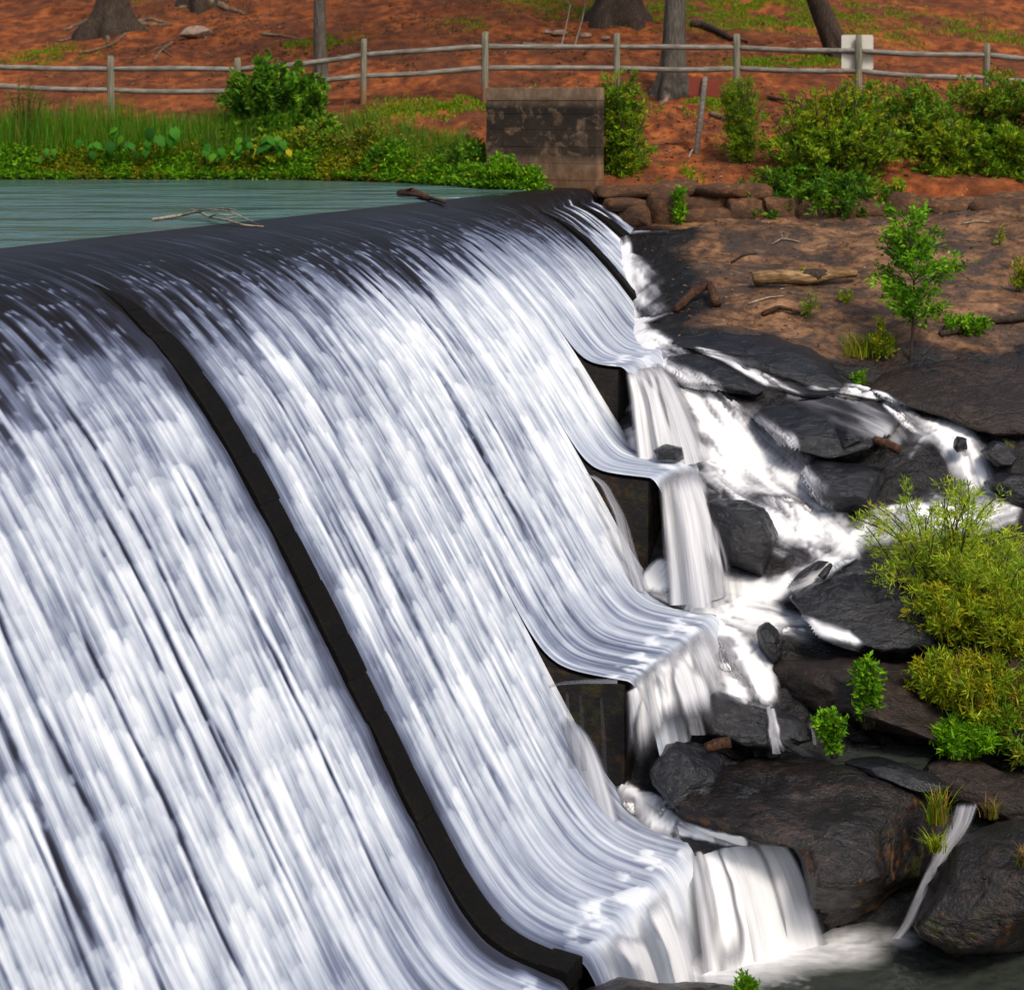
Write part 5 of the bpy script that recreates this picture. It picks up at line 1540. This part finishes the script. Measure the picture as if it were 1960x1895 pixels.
def plate(name, c, half_w, half_h, th, mat, parent, tilt=0., yaw=0., rad=.04):
    """A thin plate with rounded corners standing upright."""
    pts2 = []
    for sx_, sz_, a0 in ((1, 1, 0), (-1, 1, 90), (-1, -1, 180), (1, -1, 270)):
        for q in range(5):
            a = math.radians(a0 + q * 22.5)
            pts2.append((sx_ * (half_w - rad) + math.cos(a) * rad, sz_ * (half_h - rad) + math.sin(a) * rad))
    pts2 = np.array(pts2); n = len(pts2)
    ct, st_ = math.cos(tilt), math.sin(tilt)
    xz = np.c_[pts2[:, 0] * ct - pts2[:, 1] * st_, pts2[:, 0] * st_ + pts2[:, 1] * ct]
    v = []
    for d in (-th / 2, th / 2):
        v += [(c[0] + q[0] * math.cos(yaw) - d * math.sin(yaw), c[1] + q[0] * math.sin(yaw) + d * math.cos(yaw), c[2] + q[1]) for q in xz]
    f = [list(range(n))[::-1] if False else list(range(n)), list(range(n, 2 * n))[::-1]] + [[i, i + n, (i + 1) % n + n, (i + 1) % n] for i in range(n)]
    return py_obj(name, rel(np.array(v), parent), f, mat, parent)


sg = thing('notice_board', 'blank back of a pale metal sign fixed behind a fence post', 'sign', tuple(P(1641, 130, 33.1)))
plate('sign_panel', P(1641, 101, 33.12), .315, .345, .012, M_sign, sg)
g0 = on_hill(1331, 296)
b = thing('leaning_sign', 'leaning grey post carrying the back of a small dark red-brown sign', 'sign', tuple(g0))
t = np.linspace(0, 1, 8)[:, None]
tp = P(1350, 148, g0[1])
co, fa = tube((g0 - [0, 0, .12]) * (1 - t) + tp * t, np.r_[np.full(7, .052), .044], 12, rough=.02)
mesh_obj('post', rel(co, b), fa, M_rail, b)
plate('sign_panel', P(1351, 168, g0[1] + .07), .305, .165, .014, M_brown, b, tilt=-.06)

# ------------------------------------------------------------------ trees
def limb(base, top, r0, r1, n=10, m=10, wob=.05, seed=0):
    rng = np.random.default_rng(seed)
    t = np.linspace(0, 1, m)[:, None]
    c = base * (1 - t) + top * t + np.cumsum(rng.normal(size=(m, 3)) * wob * .4, 0) * np.sin(np.pi * t)
    return tube(c, np.linspace(r0, r1, m), n, rough=.06, seed=seed)


def tree(label, base, r, hgt, lean=(0, 0), mat=None, flare=1.6, roots=(), seed=1, crown=True, rootmat=None, nleaf=1500):
    rng = np.random.default_rng(seed)
    base = np.array(base, float)
    root = thing('tree', label, 'tree', tuple(base), 'trees on the clay hillside')
    m = 26
    t = np.linspace(0, 1, m)
    z = t ** 1.6 * hgt - .35
    rad = r * (1 + (flare - 1) * np.exp(-np.clip(z, 0, 9) / (r * 1.3))) * (1 - .55 * t)
    c = np.c_[lean[0] * t + .06 * np.sin(t * 5 + seed), lean[1] * t, z]
    n = 28
    an = np.linspace(0, 2 * np.pi, n, endpoint=False)
    lobes = 1 + .26 * np.exp(-np.clip(z, 0, 9) / (r * 1.6))[:, None] * np.cos(an[None] * 5 + seed) + .05 * (vn2(an[None] * 3 + seed, z[:, None] * 1.5, seed) - .5) + .05 * np.cos(an[None] * 13 + 3 * vn2(an[None] * 0, z[:, None] * 2, seed))
    co = np.stack([c[:, 0:1] + rad[:, None] * lobes * np.cos(an), c[:, 1:2] + rad[:, None] * lobes * np.sin(an), np.repeat(c[:, 2:], n, 1)], -1).reshape(-1, 3)
    mesh_obj('trunk', co, grid_faces(m, n, True)[:, ::1], mat or M_bark, root)
    for i, path in enumerate(roots):
        q = np.array([on_hill(*p) for p in path]); q[:, 2] += .015
        q = np.vstack([base + (q[0] - base) * np.array([.25, .25, 0]) + [0, 0, r * .5], q])
        L = np.r_[0, np.cumsum(np.linalg.norm(np.diff(q, axis=0), axis=1))]
        tt_ = np.linspace(0, L[-1], 16)
        cc = np.stack([np.interp(tt_, L, q[:, j]) for j in range(3)], -1)
        cc[1:-1] += rng.normal(size=(14, 3)) * .02
        cc[6:, 2] = np.maximum(hill_z(cc[6:, 0], cc[6:, 1]) + .02, cc[6:, 2] - .05)
        cr, fr = tube(cc, np.r_[np.linspace(r * .55, r * .26, 6), np.linspace(r * .24, .03, 10)], 8, rough=.16, seed=seed + i)
        mesh_obj('root', rel(cr, root), fr, rootmat or M_root, root)
    if crown:
        lp = []
        for j in range(5):
            a = rng.uniform(0, 6.28)
            b0_ = np.array([lean[0] * .8, lean[1] * .8, hgt * rng.uniform(.6, .9)])
            tip = b0_ + np.array([math.cos(a) * hgt * .3, math.sin(a) * hgt * .3, hgt * .3])
            cl, flm = limb(b0_, tip, r * .3, r * .08, seed=seed * 10 + j)
            mesh_obj('limb', cl, flm, mat or M_bark, root)
            for k_ in range(4):
                lp.append(tip * .75 + b0_ * .25 + rng.normal(size=(nleaf // 20, 3)) * hgt * .10 + rng.normal(size=3) * hgt * .12)
        lp = np.vstack(lp); nl = len(lp)
        cl, fl_, tl_ = leaf_mesh(lp, rng.normal(size=(nl, 3)), .30, .16, tints('deep', nl, rng), rng)
        mesh_obj('crown', cl, fl_, M_leaf, root, smooth=False, tint=tl_)
    return root


tb = on_hill(620, 158)
tree('slim straight grey tree just behind the fence and the dark bush', tb, .165, 8, (-.1, .2), seed=3, flare=1.25)
tb = on_hill(1293, 178)
tree('thick grey-barked tree right behind the middle of the fence', tb, .27, 11, (.1, .3), seed=4, flare=1.75, roots=[[(1265, 175), (1245, 188)], [(1320, 180), (1345, 185)], [(1280, 185), (1262, 205)]])
tb = on_hill(1186, 36)
tree('dark lichen-covered flared tree base high on the hill in the middle', tb, .42, 12, (.0, .3), mat=M_darkbark, seed=5, flare=2.0, roots=[[(1165, 38), (1130, 42)], [(1205, 38), (1235, 44)]])
tb = on_hill(1650, 118)
tree('leaning brown tree trunk behind the pale sign', tb, .29, 10, (-3.2, .2), mat=M_darkbark, seed=6, flare=1.3)
tb = on_hill(212, 62)
tree('dark tree with long pale spreading roots at upper left', tb, .38, 12, (-.1, .3), mat=M_darkbark, seed=7, flare=2.3, roots=[[(175, 55), (140, 75), (108, 82)], [(240, 45), (275, 42), (325, 48)], [(205, 68), (208, 85)], [(180, 40), (140, 52), (120, 60)], [(230, 55), (262, 48), (300, 52), (330, 50)]])
tb = on_hill(385, 12)
tree('moss-footed tree cut off by the top edge at left', tb, .42, 12, (0, .3), mat=M_darkbark, seed=8, flare=1.6, roots=[[(420, 12), (450, 22), (470, 30)], [(365, 14), (335, 20)]])

# ------------------------------------------------------------------ dead wood and stones
def stick(name, label, pts_, r0, r1, mat=None, cat='branch', forks=(), rough=.08, n=8, seed=0):
    q = np.asarray(pts_, float)
    L = np.r_[0, np.cumsum(np.linalg.norm(np.diff(q, axis=0), axis=1))]
    m = max(6, int(L[-1] / .08))
    tt_ = np.linspace(0, L[-1], m)
    c = np.stack([np.interp(tt_, L, q[:, j]) for j in range(3)], -1)
    co, fa = tube(c, np.linspace(r0, r1, m), n, rough=rough, seed=seed)
    base = q[0]
    if not forks:
        o = mesh_obj(name, co - base, fa, mat or M_twig); o.location = base
        return tag(o, label, cat)
    r = thing(name, label, cat, tuple(base))
    mesh_obj('main_stem', co - base, fa, mat or M_twig, r)
    for i, fk in enumerate(forks):
        cf, ff = tube(np.asarray(fk, float), np.linspace(r1 * 1.2, r1 * .35, len(fk)), 6, rough=rough, seed=seed + i)
        mesh_obj('twig', cf - base, ff, mat or M_twig, r)
    return r


def lift(p, h): p = np.array(p, float); p[2] += h; return p


def pond_pt(x, y, h=0.):
    Y = F * (EYE - h) / (y - HY)
    return np.array([(x - CX) / F * Y, Y, h])


# log with pale broken end on the slab
l0, l1 = lift(rp(1442, 552), .13), lift(rp(1640, 540), .11)
lg = thing('log', 'broken pale-ended log lying on the brown rock slab', 'log', tuple(rp(1442, 556)))
t = np.linspace(0, 1, 16)[:, None]
co, fa = tube(l0 * (1 - t) + l1 * t + np.c_[np.zeros(16), np.zeros(16), .02 * np.sin(t[:, 0] * 9)], np.r_[.085, np.linspace(.105, .095, 10), .08, .075, .07, .06, .05], 12, rough=.10, seed=3)
mesh_obj('trunk', rel(co, lg), fa, M_log, lg)
co, fa = tube(l0 * (1 - t[7:12]) + l1 * t[7:12] + [0, -.01, .015], [.06, .085, .09, .085, .06], 10, rough=.15, seed=5)
mesh_obj('bark', rel(co, lg), fa, M_darkbark, lg)
stick('branch', 'short crooked brown branch on the slab near the dam', [lift(rp(1293, 600), .05), lift(rp(1325, 580), .13), lift(rp(1358, 566), .16), lift(rp(1372, 590), .06)], .06, .07, M_brownlog, n=10, rough=.16)
stick('branch', 'thin pale twig lying left below the big log', [lift(rp(1433, 585), .02), lift(rp(1468, 574), .03), lift(rp(1500, 570), .02)], .018, .01)
stick('branch', 'small pale forked twig near the back of the slab', [lift(rp(1478, 470), .02), lift(rp(1498, 462), .05), lift(rp(1530, 466), .02)], .014, .01, forks=[[lift(rp(1498, 462), .05), lift(rp(1495, 456), .10)]])
stick('driftwood', 'brown driftwood pieces below the big log', [lift(rp(1460, 606), .03), lift(rp(1490, 598), .08), lift(rp(1545, 606), .03)], .045, .02, M_brownlog, 'driftwood', rough=.25)
stick('branch', 'dark dead branch at the right of the slab behind the low plant', [lift(rp(1800, 645), .03), lift(rp(1880, 625), .06), lift(rp(1990, 612), .06)], .05, .06, M_darkbark, rough=.15)
stick('branch', 'short dark curved stick on the slab beside the dam end', [lift(rp(1400, 505), .02), lift(rp(1425, 492), .04), lift(rp(1448, 488), .02)], .02, .015, M_darkbark)
stick('branch', 'bleached twig and litter at the back of the slab, right', [lift(rp(1840, 432), .02), lift(rp(1868, 428), .04), lift(rp(1895, 428), .02)], .016, .01)
stick('driftwood', 'short cut log end on the black rock beside the fall', [P(1352, 1432, 15.85), P(1375, 1424, 15.82), P(1398, 1420, 15.8)], .055, .055, M_brownlog, 'driftwood', n=12)
stick('driftwood', 'dark wedge of wood on the wet rock in the upper cascade', [P(1672, 842, 20.05), P(1695, 848, 20.0), P(1722, 862, 20.0)], .05, .06, M_brownlog, 'driftwood')
# branch stranded on the crest
stick('branch', 'bare twiggy branch stranded at the pond edge on the crest', [pond_pt(292, 421, .02), pond_pt(345, 413, .03), pond_pt(380, 405, .10), pond_pt(400, 416, .05), pond_pt(430, 421, .06), pond_pt(470, 432, .02), pond_pt(505, 434, .0)], .022, .010, forks=[
    [pond_pt(380, 405, .10), pond_pt(400, 401, .16), pond_pt(440, 405, .18), pond_pt(470, 418, .12), pond_pt(500, 432, .02)],
    [pond_pt(440, 405, .17), pond_pt(433, 394, .27)], [pond_pt(400, 402, .15), pond_pt(425, 399, .2), pond_pt(452, 402, .2)], [pond_pt(380, 405, .10), pond_pt(366, 400, .14)], [pond_pt(400, 416, .05), pond_pt(415, 410, .12), pond_pt(445, 414, .1)], [pond_pt(430, 421, .06), pond_pt(455, 414, .1)]])
dw = thing('driftwood', 'brown driftwood stranded on the crest near the bank weeds', 'driftwood', tuple(pond_pt(800, 376)))
for pp, r_ in (([(765, 370), (790, 366), (818, 378)], .05), ([(818, 378), (850, 387)], .03), ([(770, 372), (800, 374), (825, 380)], .035)):
    c = np.array([pond_pt(a, b, .05) for a, b in pp])
    co, fa = tube(c, np.full(len(c), r_), 8, rough=.25, seed=len(pp))
    mesh_obj('wood_piece', rel(co, dw), fa, M_brownlog, dw)
# hill debris
H = lambda x, y, h=.02: lift(on_hill(x, y), h)
stick('branch', 'long dark fallen limb right of the thick grey tree', [H(1322, 52, .08), H(1345, 56, .10), H(1375, 68, .09), H(1400, 80, .06), H(1430, 85, .04)], .11, .04, M_darkbark, rough=.12)
stick('branch', 'pale forked dead branch on the clay above the fence', [H(1000, 86), H(1045, 92, .05), H(1075, 90, .05), H(1110, 95)], .03, .02, forks=[[H(1075, 90, .05), H(1083, 70, .2), H(1092, 50, .5), H(1082, 25, .35)], [H(1100, 92, .03), H(1115, 60, .3), H(1124, 15, .4)]])
stick('branch', 'thin straight stick below the fence before the clay mound', [H(1470, 190, .03), H(1520, 200, .05), H(1580, 215, .03)], .035, .02, M_darkbark)
stick('branch', 'short log stub on the clay left of the slim tree', [H(500, 68, .03), H(530, 72, .05), H(580, 80, .03)], .05, .02, M_root)
stick('branch', 'thin twigs on the clay mound between the two right posts', [H(1790, 195, .03), H(1830, 205, .08), H(1870, 212, .03)], .03, .012, M_root, forks=[[H(1830, 205, .08), H(1815, 218, .03)], [H(1850, 208, .05), H(1845, 220, .02)]])
stick('branch', 'pale stick beside the leaning brown sign', [H(1318, 305, .02), H(1325, 296, .08), H(1333, 290, .05)], .02, .012)
stick('branch', 'bleached limb behind the feathery shrub', [H(1360, 222, .03), H(1385, 232, .06), H(1420, 245, .03)], .06, .03, M_root)
stick('root_piece', 'knotted surface roots running down the clay toward the fence', [H(330, 85, .03), H(310, 100, .05), H(295, 118, .03)], .05, .03, M_root, 'root', rough=.2, forks=[[H(310, 100, .05), H(330, 112, .03)], [H(318, 92, .04), H(300, 96, .03), H(285, 104, .02)]])
stick('root_piece', 'curved surface root below the dark rooted tree', [H(240, 68, .03), H(220, 88, .05), H(190, 98, .04), H(150, 104, .02)], .05, .02, M_root, 'root', rough=.2)
co_f = [(338, 72), (352, 52), (382, 48), (404, 56), (408, 70), (380, 76)]
B(co_f, float(on_hill(375, 74)[1]), .3, 'stone', 'flat pale stone half buried in the clay below the mossy tree', mat=M_stone, seed=31, amp=.05, tilt=.6, wet=.0, n=40, rings=7)
for i, (x, y, s_) in enumerate(((1070, 64, 16), (1120, 68, 12), (1160, 74, 9), (1050, 62, 9))):
    ol = [(x + s_ * 1.4 * math.cos(a) * (.85 + .3 * hsh(i, int(a * 9))), y + s_ * .55 * math.sin(a)) for a in np.linspace(0, 6.28, 11)[:-1]]
    B(ol, float(on_hill(x, y + s_ * .4)[1]), .12, 'stone', ['largest brown stone in the row on the clay above the fence', 'second brown stone from the right in the row above fence', 'rightmost small stone in the row above the fence', 'leftmost small stone in the row above the fence'][i], mat=M_stone, seed=35 + i, amp=.03, tilt=.3, wet=0, n=24, rings=5)
